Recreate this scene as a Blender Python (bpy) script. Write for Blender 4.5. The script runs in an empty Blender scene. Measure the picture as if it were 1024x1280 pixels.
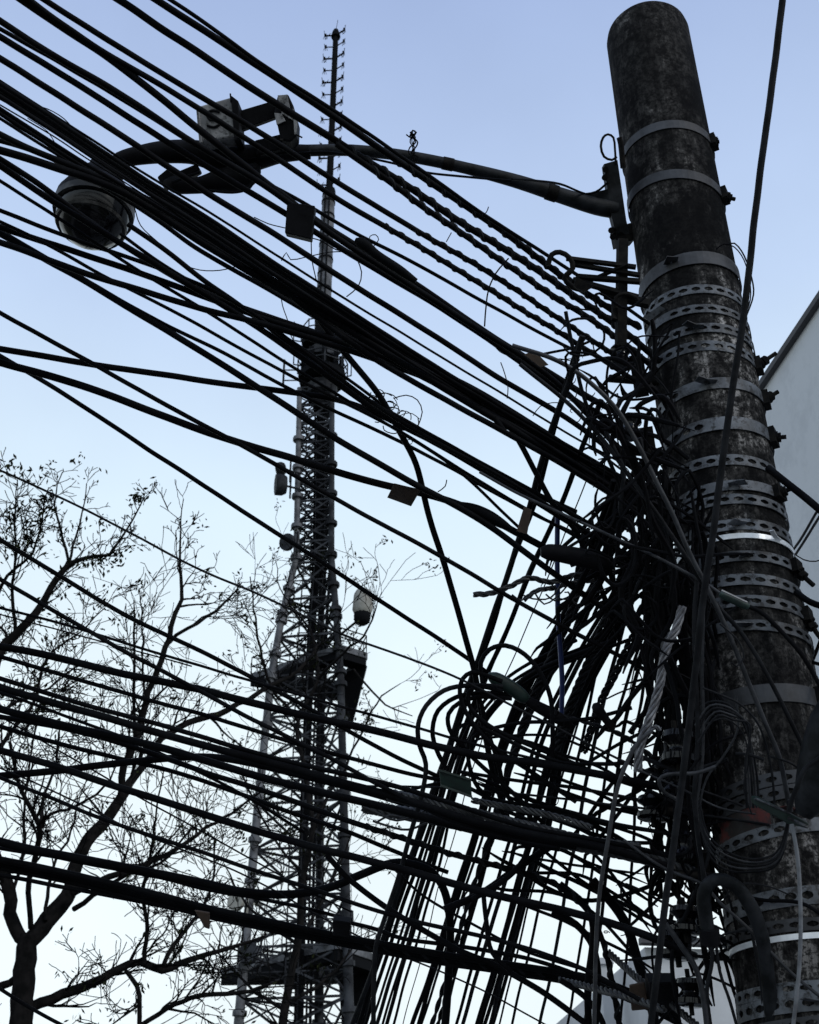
import bpy, math, random
from mathutils import Vector, Matrix, noise
random.seed(7)
sc = bpy.context.scene
COL = sc.collection
# ------------------------------------------------------------------ camera
F = 1500.0
CAMP = Vector((0.0, 0.0, 4.0))
U = Vector(((480 - 512) / F, (640 + 1930) / F, -1)).normalized()
FW = (Vector((0, 0, -1)) - U * Vector((0, 0, -1)).dot(U)).normalized()
RT = FW.cross(U).normalized()
M = Matrix((RT, FW, U))            # camera space -> world
cam = bpy.data.cameras.new('camera')
cam.sensor_fit = 'VERTICAL'; cam.sensor_height = 36; cam.sensor_width = 28.8
cam.lens = F / 1280 * 36
cam.clip_start = 0.05; cam.clip_end = 3000
cam.dof.use_dof = True; cam.dof.focus_distance = 4.1; cam.dof.aperture_fstop = 10.0
co = bpy.data.objects.new('camera', cam); COL.objects.link(co)
co.matrix_world = Matrix.Translation(CAMP) @ M.to_4x4()
sc.camera = co
# ------------------------------------------------------------------ sky, sun, exposure
SUN_EL, SUN_AZ = math.radians(34), math.radians(128)      # azimuth measured from +Y towards +X
w = bpy.data.worlds.new('World'); sc.world = w; w.use_nodes = True
nt = w.node_tree; nt.nodes.clear()
out = nt.nodes.new('ShaderNodeOutputWorld'); bg = nt.nodes.new('ShaderNodeBackground')
sky = nt.nodes.new('ShaderNodeTexSky'); sky.sky_type = 'NISHITA'; sky.sun_disc = False
sky.sun_elevation = SUN_EL; sky.sun_rotation = SUN_AZ
sky.air_density = 1.0; sky.dust_density = 3.0; sky.ozone_density = 2.0
mixc = nt.nodes.new('ShaderNodeMix'); mixc.data_type = 'RGBA'
mixc.inputs[0].default_value = 0.93
geo = nt.nodes.new('ShaderNodeTexCoord')
sep = nt.nodes.new('ShaderNodeSeparateXYZ')
ramp = nt.nodes.new('ShaderNodeValToRGB')                  # thin overcast veil: whiter near the horizon
cr = ramp.color_ramp
cr.elements[0].position = 0.0; cr.elements[0].color = (7.5, 8.2, 8.5, 1)
cr.elements[1].position = 1.0; cr.elements[1].color = (2.7, 3.55, 5.7, 1)
for p, c in ((0.12, (7.5, 8.3, 8.6, 1)), (0.34, (7.3, 8.3, 8.7, 1)), (0.50, (6.2, 7.5, 8.5, 1)), (0.63, (4.7, 5.9, 7.9, 1)), (0.80, (3.2, 4.15, 6.4, 1))):
    e = cr.elements.new(p); e.color = c
nz = nt.nodes.new('ShaderNodeTexNoise'); nz.inputs['Scale'].default_value = 3.2; nz.inputs['Detail'].default_value = 5
mr = nt.nodes.new('ShaderNodeMapRange'); mr.inputs['To Min'].default_value = 0.84; mr.inputs['To Max'].default_value = 1.16
mul = nt.nodes.new('ShaderNodeVectorMath'); mul.operation = 'SCALE'
nt.links.new(geo.outputs['Generated'], sep.inputs[0]); nt.links.new(sep.outputs['Z'], ramp.inputs[0])
nt.links.new(geo.outputs['Generated'], nz.inputs['Vector']); nt.links.new(nz.outputs['Fac'], mr.inputs['Value'])
nt.links.new(ramp.outputs[0], mul.inputs[0]); nt.links.new(mr.outputs[0], mul.inputs['Scale'])
nt.links.new(sky.outputs[0], mixc.inputs[6]); nt.links.new(mul.outputs[0], mixc.inputs[7])
nt.links.new(mixc.outputs[2], bg.inputs[0]); bg.inputs[1].default_value = 0.125
nt.links.new(bg.outputs[0], out.inputs[0])
sl = bpy.data.lights.new('sun', 'SUN'); sl.energy = 1.2; sl.angle = math.radians(12); sl.color = (1, .985, .96)
so = bpy.data.objects.new('sun', sl); COL.objects.link(so)
sd = Vector((math.sin(SUN_AZ) * math.cos(SUN_EL), math.cos(SUN_AZ) * math.cos(SUN_EL), math.sin(SUN_EL)))
so.rotation_euler = sd.to_track_quat('Z', 'Y').to_euler()
sc.view_settings.view_transform = 'Standard'; sc.view_settings.look = 'None'
sc.view_settings.exposure = 0.0; sc.view_settings.gamma = 1; sc.view_settings.use_curve_mapping = False
sc.render.engine = 'CYCLES'
sc.cycles.max_bounces = 4

# ------------------------------------------------------------------ helpers
def P(px, py, d):                 # picture point at optical depth d (metres) -> place in the world
    return CAMP + M @ Vector(((px - 512) / F * d, (640 - py) / F * d, -d))
def at_y(px, py, Y):              # picture point on the upright plane Y metres ahead
    r = M @ Vector(((px - 512) / F, (640 - py) / F, -1))
    return CAMP + r * (Y / r.y)
def dirof(px, py):
    return M @ Vector(((px - 512) / F, (640 - py) / F, -1))

def mat(name, col, rough=.6, metal=0, nscale=0, ncol=None, bump=0, thr=(.4, .6), det=6, nscale2=0, ncol2=None, stretch=None, spec=.5, thr2=(.5, .62)):
    m = bpy.data.materials.new(name); m.use_nodes = True
    n = m.node_tree; b = n.nodes['Principled BSDF']
    b.inputs['Base Color'].default_value = (*col, 1); b.inputs['Roughness'].default_value = rough
    b.inputs['Metallic'].default_value = metal; b.inputs['Specular IOR Level'].default_value = spec
    if nscale:
        tc = n.nodes.new('ShaderNodeTexCoord'); mp = n.nodes.new('ShaderNodeMapping')
        if stretch: mp.inputs['Scale'].default_value = stretch
        n.links.new(tc.outputs['Object'], mp.inputs[0])
        t = n.nodes.new('ShaderNodeTexNoise'); t.inputs['Scale'].default_value = nscale; t.inputs['Detail'].default_value = det
        t.inputs['Roughness'].default_value = .65
        r = n.nodes.new('ShaderNodeValToRGB'); r.color_ramp.elements[0].position = thr[0]; r.color_ramp.elements[1].position = thr[1]
        r.color_ramp.elements[0].color = (*col, 1); r.color_ramp.elements[1].color = (*(ncol or col), 1)
        n.links.new(mp.outputs[0], t.inputs['Vector']); n.links.new(t.outputs['Fac'], r.inputs[0])
        last = r.outputs[0]
        if nscale2:
            t2 = n.nodes.new('ShaderNodeTexNoise'); t2.inputs['Scale'].default_value = nscale2; t2.inputs['Detail'].default_value = 8
            t2.inputs['Roughness'].default_value = .7
            n.links.new(tc.outputs['Object'], t2.inputs['Vector'])
            r2 = n.nodes.new('ShaderNodeValToRGB'); r2.color_ramp.elements[0].position = thr2[0]; r2.color_ramp.elements[1].position = thr2[1]
            n.links.new(t2.outputs['Fac'], r2.inputs[0])
            mx = n.nodes.new('ShaderNodeMix'); mx.data_type = 'RGBA'
            n.links.new(r2.outputs[0], mx.inputs[0]); n.links.new(last, mx.inputs[6]); mx.inputs[7].default_value = (*ncol2, 1)
            last = mx.outputs[2]
        n.links.new(last, b.inputs['Base Color'])
        if bump:
            bm = n.nodes.new('ShaderNodeBump'); bm.inputs['Strength'].default_value = bump; bm.inputs['Distance'].default_value = .01
            n.links.new(t.outputs['Fac'], bm.inputs['Height']); n.links.new(bm.outputs[0], b.inputs['Normal'])
    return m
MT = dict(
    black=mat('black cable jacket', (.004, .004, .005), .6, nscale=9, ncol=(.007, .0075, .009), spec=.02),
    black2=mat('dusty black jacket', (.007, .0075, .009), .6, nscale=14, ncol=(.016, .017, .020), spec=.06),
    grey=mat('weathered grey jacket', (.012, .013, .016), .5, nscale=20, ncol=(.034, .036, .042), spec=.25),
    pale=mat('pale grey jacket', (.08, .084, .095), .5, nscale=18, ncol=(.17, .18, .2)),
    blue=mat('navy blue jacket', (.012, .025, .11), .45),
    strand=mat('galvanised strand', (.08, .08, .09), .45, metal=.5, nscale=30, ncol=(.22, .22, .24)),
    dstrand=mat('dull wire strand', (.010, .0105, .012), .5, metal=.1, nscale=30, ncol=(.035, .036, .04)),
    concrete=None,
    band=mat('galvanised band', (.018, .02, .024), .6, metal=.1, nscale=7, ncol=(.15, .165, .19), thr=(.36, .66), nscale2=34, ncol2=(.012, .012, .014), thr2=(.5, .6)),
    dullband=mat('dirty steel band', (.006, .006, .008), .65, metal=.1, nscale=7, ncol=(.06, .064, .074), thr=(.35, .7)),
    brightband=mat('new stainless strap', (.85, .87, .9), .35, metal=.2, nscale=10, ncol=(.65, .68, .72)),
    iron=mat('rusty black iron', (.006, .006, .007), .7, nscale=30, ncol=(.014, .013, .012), spec=.04),
    pipe=mat('painted steel pipe', (.005, .006, .007), .6, nscale=14, ncol=(.018, .020, .024), bump=.2, spec=.12),
    box=mat('weathered light plastic', (.30, .30, .31), .6, nscale=9, ncol=(.16, .16, .17), nscale2=50, ncol2=(.03, .03, .03)),
    dark=mat('dark housing', (.005, .005, .006), .6, nscale=10, ncol=(.009, .009, .011), spec=.04),
    glass=mat('smoked dome glass', (.002, .002, .003), .12, spec=.25),
    housing=mat('camera housing', (.012, .012, .012), .5, nscale=11, ncol=(.06, .06, .06), spec=.2, thr=(.45, .6)),
    brown=mat('faded brown tag', (.05, .03, .018), .7, nscale=25, ncol=(.03, .018, .012)),
    green=mat('dark green plastic', (.004, .014, .012), .5, nscale=30, ncol=(.007, .025, .02)),
    red=mat('faded red tape', (.10, .014, .012), .7, nscale=14, ncol=(.012, .008, .008), thr=(.42, .55), nscale2=40, ncol2=(.02, .02, .02)),
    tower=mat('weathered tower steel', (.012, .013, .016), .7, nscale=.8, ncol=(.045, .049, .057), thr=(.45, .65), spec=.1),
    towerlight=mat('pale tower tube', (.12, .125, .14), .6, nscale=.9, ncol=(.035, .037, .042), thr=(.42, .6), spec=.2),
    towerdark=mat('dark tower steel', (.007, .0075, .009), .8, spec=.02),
    cream=mat('cream radome', (.26, .26, .24), .6, nscale=1.2, ncol=(.18, .17, .15)),
    bark=mat('dark bark', (.006, .006, .006), .95, nscale=9, ncol=(.013, .012, .012), bump=.5, spec=.01),
    twig=mat('twig bark', (.006, .006, .006), .95, spec=.01),
    leaf=mat('dry dark leaf', (.010, .012, .008), .8, nscale=4, ncol=(.02, .024, .009), spec=.02),
    wall=mat('grey rendered wall', (.60, .62, .65), .9, nscale=.5, ncol=(.52, .54, .57), nscale2=2.5, ncol2=(.50, .52, .55), bump=.1, stretch=(1, 1, .2), thr=(.35, .7)),
    wall2=mat('pale rendered wall', (.5, .51, .53), .9, nscale=.5, ncol=(.42, .43, .45)),
    trim=mat('dark parapet cap', (.06, .06, .065), .8),
    asphalt=mat('asphalt', (.045, .045, .048), .95, nscale=3, ncol=(.06, .06, .062)),
    pave=mat('pavement concrete', (.2, .2, .19), .9, nscale=2, ncol=(.27, .26, .25)),
    soil=mat('dusty ground', (.09, .085, .07), .95, nscale=.4, ncol=(.05, .065, .03)),
    glasspane=mat('window glass', (.02, .025, .03), .1),
)
def concrete():
    m = bpy.data.materials.new('sooty concrete'); m.use_nodes = True; n = m.node_tree; b = n.nodes['Principled BSDF']
    b.inputs['Roughness'].default_value = .95; b.inputs['Specular IOR Level'].default_value = .05
    tc = n.nodes.new('ShaderNodeTexCoord')
    def nz_(scale, st, lo, hi, det=9):
        mp = n.nodes.new('ShaderNodeMapping'); mp.inputs['Scale'].default_value = st; n.links.new(tc.outputs['Object'], mp.inputs[0])
        t = n.nodes.new('ShaderNodeTexNoise'); t.inputs['Scale'].default_value = scale; t.inputs['Detail'].default_value = det; t.inputs['Roughness'].default_value = .72
        n.links.new(mp.outputs[0], t.inputs['Vector'])
        r = n.nodes.new('ShaderNodeMapRange'); r.inputs['From Min'].default_value = lo; r.inputs['From Max'].default_value = hi
        n.links.new(t.outputs['Fac'], r.inputs['Value']); return r.outputs[0], t.outputs['Fac']
    def mth(op, a, c):
        q = n.nodes.new('ShaderNodeMath'); q.operation = op; q.use_clamp = True
        for k_, v in enumerate((a, c)):
            if isinstance(v, (int, float)): q.inputs[k_].default_value = v
            else: n.links.new(v, q.inputs[k_])
        return q.outputs[0]
    patch, _ = nz_(3.4, (1, 1, .55), .44, .60); streak, _ = nz_(14, (1, 1, .07), .40, .60); fine, ff = nz_(26, (1, 1, .8), .42, .58); speck, _ = nz_(85, (1, 1, 1), .42, .56, 5)
    sp_ = n.nodes.new('ShaderNodeSeparateXYZ'); n.links.new(tc.outputs['Object'], sp_.inputs[0])
    zr_ = n.nodes.new('ShaderNodeMapRange'); zr_.inputs['From Min'].default_value = 5.35; zr_.inputs['From Max'].default_value = 5.75; zr_.inputs['To Min'].default_value = .55; zr_.inputs['To Max'].default_value = 0
    n.links.new(sp_.outputs['Z'], zr_.inputs['Value'])
    base = mth('MAXIMUM', mth('ADD', mth('MULTIPLY', patch, mth('ADD', streak, .25)), .05), mth('MULTIPLY', zr_.outputs[0], mth('ADD', streak, .25)))
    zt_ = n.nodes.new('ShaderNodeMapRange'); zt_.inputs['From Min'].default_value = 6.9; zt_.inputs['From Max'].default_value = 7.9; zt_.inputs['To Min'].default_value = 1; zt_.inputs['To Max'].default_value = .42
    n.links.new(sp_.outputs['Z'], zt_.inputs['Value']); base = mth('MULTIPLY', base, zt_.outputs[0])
    f = mth('MULTIPLY', mth('MULTIPLY', base, mth('ADD', fine, .12)), mth('ADD', speck, .35))
    cr_ = n.nodes.new('ShaderNodeValToRGB'); cr_.color_ramp.elements[0].color = (.0045, .0045, .005, 1); cr_.color_ramp.elements[1].color = (.42, .40, .39, 1)
    e_ = cr_.color_ramp.elements.new(.30); e_.color = (.045, .043, .042, 1)
    n.links.new(f, cr_.inputs[0]); n.links.new(cr_.outputs[0], b.inputs['Base Color'])
    bm = n.nodes.new('ShaderNodeBump'); bm.inputs['Strength'].default_value = .5; bm.inputs['Distance'].default_value = .006
    n.links.new(ff, bm.inputs['Height']); n.links.new(bm.outputs[0], b.inputs['Normal'])
    return m
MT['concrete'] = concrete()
class MB:
    def __init__(s): s.v = []; s.f = []
    def tube(s, pts, r, n=7, cap=True, closed=False):
        N = len(pts)
        if N < 2: return
        rs = r if isinstance(r, (list, tuple)) else [r] * N
        t = (pts[1] - pts[0]).normalized()
        a = t.cross(Vector((0, 0, 1)))
        if a.length < 1e-3: a = t.cross(Vector((1, 0, 0)))
        a.normalize(); base = len(s.v)
        for i in range(N):
            t = (pts[min(i + 1, N - 1)] - pts[max(i - 1, 0)])
            if t.length < 1e-9: t = Vector((0, 0, 1))
            t.normalize()
            a = a - t * a.dot(t)
            if a.length < 1e-6: a = t.orthogonal()
            a.normalize(); b = t.cross(a)
            for k in range(n):
                an = 2 * math.pi * k / n
                s.v.append(pts[i] + (a * math.cos(an) + b * math.sin(an)) * rs[i])
        for i in range(N - 1):
            for k in range(n):
                k2 = (k + 1) % n
                s.f.append((base + i * n + k, base + i * n + k2, base + (i + 1) * n + k2, base + (i + 1) * n + k))
        if cap and n > 2:
            s.f.append(tuple(base + k for k in reversed(range(n))))
            s.f.append(tuple(base + (N - 1) * n + k for k in range(n)))
    def box(s, c, size, R=None):
        R = R or Matrix.Identity(3); b = len(s.v)
        for x in (-.5, .5):
            for y in (-.5, .5):
                for z in (-.5, .5):
                    s.v.append(c + R @ Vector((x * size[0], y * size[1], z * size[2])))
        for f in ((0, 1, 3, 2), (4, 6, 7, 5), (0, 4, 5, 1), (2, 3, 7, 6), (0, 2, 6, 4), (1, 5, 7, 3)):
            s.f.append(tuple(b + i for i in f))
    def bar(s, p0, p1, wd, ht=None, up=None):
        ht = ht or wd; d = p1 - p0; L = d.length
        if L < 1e-6: return
        z = d.normalized(); u = up or Vector((0, 0, 1)); x = u.cross(z)
        if x.length < 1e-3: x = Vector((1, 0, 0)).cross(z)
        x.normalize(); y = z.cross(x)
        s.box((p0 + p1) / 2, (wd, ht, L), Matrix((x, y, z)).transposed())
    def prism(s, pts, vec):           # polygon extruded along vec
        b = len(s.v); n = len(pts)
        s.v += [p.copy() for p in pts] + [p + vec for p in pts]
        s.f.append(tuple(range(b, b + n))); s.f.append(tuple(b + n + i for i in reversed(range(n))))
        for i in range(n):
            j = (i + 1) % n; s.f.append((b + i, b + n + i, b + n + j, b + j))
    def lathe(s, c, axis, prof, n=20, ref=None):  # prof: (distance along axis, radius)
        z = axis.normalized(); x = (ref or z.orthogonal()).normalized(); y = z.cross(x)
        b = len(s.v)
        for h, r in prof:
            for k in range(n):
                a = 2 * math.pi * k / n
                s.v.append(c + z * h + (x * math.cos(a) + y * math.sin(a)) * r)
        for i in range(len(prof) - 1):
            for k in range(n):
                k2 = (k + 1) % n
                s.f.append((b + i * n + k, b + i * n + k2, b + (i + 1) * n + k2, b + (i + 1) * n + k))
        s.f.append(tuple(b + k for k in reversed(range(n)))); s.f.append(tuple(b + (len(prof) - 1) * n + k for k in range(n)))
    def build(s, name, m, parent=None, smooth=True, origin=None):
        o0 = origin if origin is not None else (parent.location if parent and parent.type == 'EMPTY' else Vector((0, 0, 0)))
        me = bpy.data.meshes.new(name)
        loc = Vector(o0)
        me.from_pydata([tuple(v - loc) for v in s.v], [], s.f); me.update()
        if smooth:
            me.polygons.foreach_set('use_smooth', [True] * len(me.polygons))
            try: me.set_sharp_from_angle(angle=math.radians(50))
            except Exception: pass
        me.materials.append(m if not isinstance(m, str) else MT[m])
        o = bpy.data.objects.new(name, me); COL.objects.link(o)
        if parent is not None:
            o.parent = parent
            if parent.type != 'EMPTY': o.location = loc - parent.location if False else Vector((0, 0, 0))
        else: o.location = loc
        return o
def sub(mb, name, m, parent, smooth=True):      # child whose vertices are given in world space
    p = parent; loc = Vector((0, 0, 0))
    while p is not None: loc += p.location; p = p.parent
    o = mb.build(name, m, None, smooth, loc); o.location = (0, 0, 0); o.parent = parent
    return o
LABELS = {}
def tag(o, label=None, cat=None, group=None, kind=None):
    if label: o['label'] = label
    if cat: o['category'] = cat
    if group: o['group'] = group
    if kind: o['kind'] = kind
    return o
def empty(name, loc, label, cat, group=None):
    o = bpy.data.objects.new(name, None); COL.objects.link(o); o.location = loc; o.empty_display_size = .1
    return tag(o, label, cat, group)
def cr_spline(pts, step=11.0):      # Catmull-Rom through tuples of any length
    n = len(pts)
    if n == 2:
        pts = [pts[0], tuple((a + b) / 2 for a, b in zip(*pts)), pts[1]]; n = 3
    out_ = []
    for i in range(n - 1):
        p0 = pts[max(i - 1, 0)]; p1 = pts[i]; p2 = pts[i + 1]; p3 = pts[min(i + 2, n - 1)]
        L = math.hypot(p2[0] - p1[0], p2[1] - p1[1]); k = max(2, int(L / step) + 1)
        # tangents scaled for uneven spacing
        L0 = max(1e-3, math.hypot(p1[0] - p0[0], p1[1] - p0[1])); L2 = max(1e-3, math.hypot(p3[0] - p2[0], p3[1] - p2[1]))
        for j in range(k):
            t = j / k; q = []
            for a in range(len(p1)):
                if i == 0: m1 = p2[a] - p1[a]
                else: m1 = (p2[a] - p0[a]) / (L0 + L) * L
                if i == n - 2: m2 = p2[a] - p1[a]
                else: m2 = (p3[a] - p1[a]) / (L + L2) * L
                t2 = t * t; t3 = t2 * t
                q.append((2 * t3 - 3 * t2 + 1) * p1[a] + (t3 - 2 * t2 + t) * m1 + (-2 * t3 + 3 * t2) * p2[a] + (t3 - t2) * m2)
            out_.append(tuple(q))
    out_.append(tuple(pts[-1])); return out_
def path3(pts, d0, d1, step=11.0, wob=.35, smooth=0):  # traced run -> 3D centre line, depth runs d0..d1 (as 1/d)
    sp = cr_spline([(float(a), float(b)) for a, b in pts], step)
    if smooth:
        for it in range(smooth):
            sp = [sp[0]] + [((a[0] + 2 * b[0] + c_[0]) / 4, (a[1] + 2 * b[1] + c_[1]) / 4) for a, b, c_ in zip(sp, sp[1:], sp[2:])] + [sp[-1]]
    L = [0]
    for a, b in zip(sp, sp[1:]): L.append(L[-1] + math.hypot(b[0] - a[0], b[1] - a[1]))
    sd_ = random.random() * 100; res = []
    for (x, y), l in zip(sp, L):
        t = l / L[-1]; d = 1 / ((1 - t) / d0 + t / d1)
        x += wob * noise.noise(Vector((l * .02, sd_, 0))) * 2; y += wob * noise.noise(Vector((l * .02, sd_, 9))) * 2
        res.append(P(x, y, d))
    return res
def helix(path, R, pitch, phase=0, step=None):
    # resample by arclength and wind round the path
    L = [0]
    for a, b in zip(path, path[1:]): L.append(L[-1] + (b - a).length)
    st = step or pitch / 9; n = max(4, int(L[-1] / st)); res = []; i = 0; a = None
    for k in range(n + 1):
        s_ = L[-1] * k / n
        while i < len(L) - 2 and L[i + 1] < s_: i += 1
        u = (s_ - L[i]) / max(1e-9, L[i + 1] - L[i]); p = path[i].lerp(path[i + 1], u)
        t = (path[i + 1] - path[i]).normalized()
        if a is None: a = t.orthogonal()
        a = (a - t * a.dot(t)).normalized(); b = t.cross(a)
        an = 2 * math.pi * s_ / pitch + phase
        RR = R(s_ / L[-1]) if callable(R) else R
        res.append(p + (a * math.cos(an) + b * math.sin(an)) * RR)
    return res

# ------------------------------------------------------------------ ground and buildings
def slab(name, x0, y0, x1, y1, z0, z1, m):
    mb = MB(); mb.box(Vector(((x0 + x1) / 2, (y0 + y1) / 2, (z0 + z1) / 2)), (x1 - x0, y1 - y0, z1 - z0))
    return tag(mb.build(name, m, smooth=False), kind='structure')
slab('ground', -1500, -1500, 1500, 1500, -.5, 0, 'soil')
STREET = dirof(258, 1516); STREET = Vector((STREET.x, STREET.y, 0)).normalized()     # the street runs this way
SIDE = Vector((STREET.y, -STREET.x, 0))
def strip(name, off0, off1, z0, z1, m, a0=-60, a1=260):
    mb = MB(); B = [STREET * a0 + SIDE * off0, STREET * a1 + SIDE * off0, STREET * a1 + SIDE * off1, STREET * a0 + SIDE * off1]
    mb.prism([b + Vector((0, 0, z0)) for b in B], Vector((0, 0, z1 - z0)))
    return tag(mb.build(name, m, smooth=False), kind='structure')
strip('road', -9.0, -.9, -.1, .008, 'asphalt')
strip('pavement', -.9, 4.9, -.1, .13, 'pave')
strip('far_pavement', -12, -9.0, -.1, .13, 'pave')

# pole position
POLE_D = 3.55
r_ = dirof(925, 740); rh = Vector((r_.x, r_.y, 0)); PB = CAMP + r_ * (POLE_D / rh.length); PB = Vector((PB.x, PB.y, 0))
def pole_z(py, front=True, R=.18):    # height at which the pole's near face meets picture row py
    px = 925 + (py - 740) * .1667
    r = dirof(px, py); h = Vector((r.x, r.y)).length
    return CAMP.z + r.z / h * (POLE_D - (R if front else 0))
def pole_depth(px, py, dist=POLE_D):
    r = dirof(px, py); return dist / Vector((r.x, r.y)).length

# big blank building on the right
A = P(1024, 375, 9.0); zr = A.z
rB = dirof(893, 570); tB = (zr - CAMP.z) / rB.z; B = CAMP + rB * tB
Dv = (B - A); Dv.z = 0; Dn = Dv.normalized(); nrm = Vector((-Dn.y, Dn.x, 0))
if nrm.dot(Vector((1, 0, 0))) < 0: nrm = -nrm
bl = empty('office_building', Vector((A.x, A.y, 0)), 'tall blank grey rendered building rising behind the concrete pole at the right edge', 'building')
mb = MB(); A0 = Vector((A.x, A.y, 0)) - Dn * 6; B0 = Vector((B.x, B.y, 0))
mb.prism([A0, B0, B0 + nrm * 14, A0 + nrm * 14], Vector((0, 0, zr - .05)))
sub(mb, 'wall', 'wall', bl, False)
mb = MB(); e = nrm * .05
mb.prism([A0 - e - Dn * .0 + Vector((0, 0, zr - .05)), B0 - e + Dn * .05 + Vector((0, 0, zr - .05)), B0 + nrm * 14 + Dn * .05 + Vector((0, 0, zr - .05)), A0 + nrm * 14 + Vector((0, 0, zr - .05))], Vector((0, 0, .05)))
sub(mb, 'parapet_cap', 'trim', bl, False)
# low house behind the foot of the pole
A2 = at_y(806, 1184, 24); B2 = at_y(735, 1300, 34)
hb = empty('low_house', Vector((A2.x, A2.y, 0)), 'pale low house seen through the cables low beside the pole', 'building')
mb = MB()
gx = A2.x
mb.prism([Vector((gx, 24, 0)), Vector((gx, 24, A2.z)), Vector((gx + 4.5, 24, A2.z - .2)), Vector((gx + 4.5, 24, 0))], Vector((-.7, 12, 0)))
sub(mb, 'wall', 'wall2', hb, False)
mb = MB(); mb.bar(Vector((gx - .1, 23.9, A2.z + .1)), Vector((gx + 4.7, 23.9, A2.z - .1)), .3, .12); sub(mb, 'roof_edge', 'trim', hb, False)
mb = MB(); c = at_y(757, 1222, 26); mb.box(c + Vector((0, 0, -.4)), (.22, .22, 1.3)); mb.box(c + Vector((0, 0, .3)), (.34, .34, .12)); sub(mb, 'chimney', 'wall2', hb, False)

# ------------------------------------------------------------------ telecom tower
TY = 60.0
def tz(py): return at_y(420 - .0305 * (py - 40), py, TY).z
def tx(px, py): return at_y(px, py, TY).x
axis0 = at_y(400, 700, TY)
TW = empty('telecom_tower', Vector((axis0.x, TY, 0)), 'tall steel lattice telecom tower with platforms dishes and a slim antenna mast', 'tower')
MPP = (at_y(500, 700, TY) - at_y(400, 700, TY)).length / 100     # metres per pixel out there
def ax(py): 
    return Vector((tx(420 - .0305 * (py - 40), py), TY, tz(py)))
LV = [(488, 375, 416), (700, 371, 415), (770, 354, 421), (850, 340, 427), (1000, 325, 431), (1150, 312, 435), (1290, 300, 439)]
UN = [Vector((-1, -.25, 0)), Vector((1, -.55, 0)), Vector((.35, 1.0, 0))]
levels = []
for py, a, b in LV:
    z = tz(py); xl = tx(a, py); xr = tx(b, py); levels.append((z, (xl + xr) / 2, (xr - xl) / 2))
z0, c0, s0 = levels[-1]; z1, c1, s1 = levels[-2]
k = z0 / (z1 - z0); levels.append((0, c0 + (c0 - c1) * k, s0 + (s0 - s1) * k))
def lev(z):
    for (za, ca, sa), (zb, cb, sb) in zip(levels, levels[1:]):
        if zb <= z <= za + 1e-6:
            t = (za - z) / (za - zb); return ca + (cb - ca) * t, sa + (sb - sa) * t
    return levels[0][1:] if z > levels[0][0] else levels[-1][1:]
def corner(i, z):
    c, s_ = lev(z); return Vector((c, TY, z)) + UN[i] * s_
for i in range(3):
    mb = MB(); zs = sorted(set([l[0] for l in levels] + [levels[-1][0] + j * 2.0 for j in range(int(levels[0][0] / 2))]))
    pts = [corner(i, z) for z in zs]
    mb.tube(pts, [.16 + .10 * (1 - z / levels[0][0]) for z in zs], 8)
    for j in range(0, len(pts) - 1):        # flanges
        p = pts[j]; mb.lathe(p - Vector((0, 0, .12)), pts[j + 1] - p, [(0, .34), (.24, .34)], 8)
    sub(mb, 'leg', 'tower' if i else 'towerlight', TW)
bmesh_cache = {}
def brace(p0, p1, wd, m='tower', name='brace'):
    mb = MB(); mb.bar(p0, p1, wd); return sub(mb, name, m, TW, False)
panels = []; z = levels[0][0]
while z > 0.5:
    h = 1.35 if z > levels[1][0] else 2.3
    panels.append((z, max(0, z - h))); z -= h
lat = MB(); nbr = 0
for za, zb in panels:
    for i in range(3):
        j = (i + 1) % 3
        a, b, c, d = corner(i, za), corner(j, za), corner(i, zb), corner(j, zb)
        vis = za > 5
        if vis and nbr < 285:
            brace(a, b, .11); brace(a, d, .10); brace(b, c, .10); nbr += 3
        else:
            lat.bar(a, b, .1); lat.bar(a, d, .1)
        # secondary members
        m1 = (a + c) / 2; m2 = (b + d) / 2; ctr = (a + b + c + d) / 4
        lat.bar(m1, ctr, .06); lat.bar(m2, ctr, .06)
        lat.bar(m1, (a + b) / 2, .06); lat.bar(m2, (a + b) / 2, .06)
        lat.bar((a + b) / 2, (corner((i + 2) % 3, za) + a) / 2, .07)
o = sub(lat, 'secondary_lattice', 'tower', TW, False); o['kind'] = 'stuff'
# ladder and feeder cables up the middle
mb = MB()
for dx, wd in ((.02, .30), (.55, .14), (-.25, .10), (.85, .16), (.35, .1)):
    pts = []
    for z in [j * 2.5 for j in range(int(levels[0][0] / 2.5) + 1)]:
        c, s_ = lev(z); pts.append(Vector((c + .15 * 1 + dx * .9, TY + .3, z)))
    for a, b in zip(pts, pts[1:]): mb.bar(a, b, wd)
sub(mb, 'feeder_cables', 'towerdark', TW, False)
mb = MB()
for z in [8 + .45 * j for j in range(int((levels[0][0] - 8) / .45))]:
    c, s_ = lev(z); mb.bar(Vector((c - .55, TY - .1, z)), Vector((c + .05, TY - .1, z)), .05)
o = sub(mb, 'ladder_rungs', 'tower', TW, False); o['kind'] = 'stuff'
mb = MB()
for dx in (-.55, .05):
    for z in [8 + 2.5 * j for j in range(int((levels[0][0] - 8) / 2.5))]:
        c, s_ = lev(z); c2, _ = lev(min(z + 2.5, levels[0][0])); mb.bar(Vector((c + dx, TY - .1, z)), Vector((c2 + dx, TY - .1, z + 2.5)), .07)
sub(mb, 'ladder_rails', 'tower', TW, False)
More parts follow.
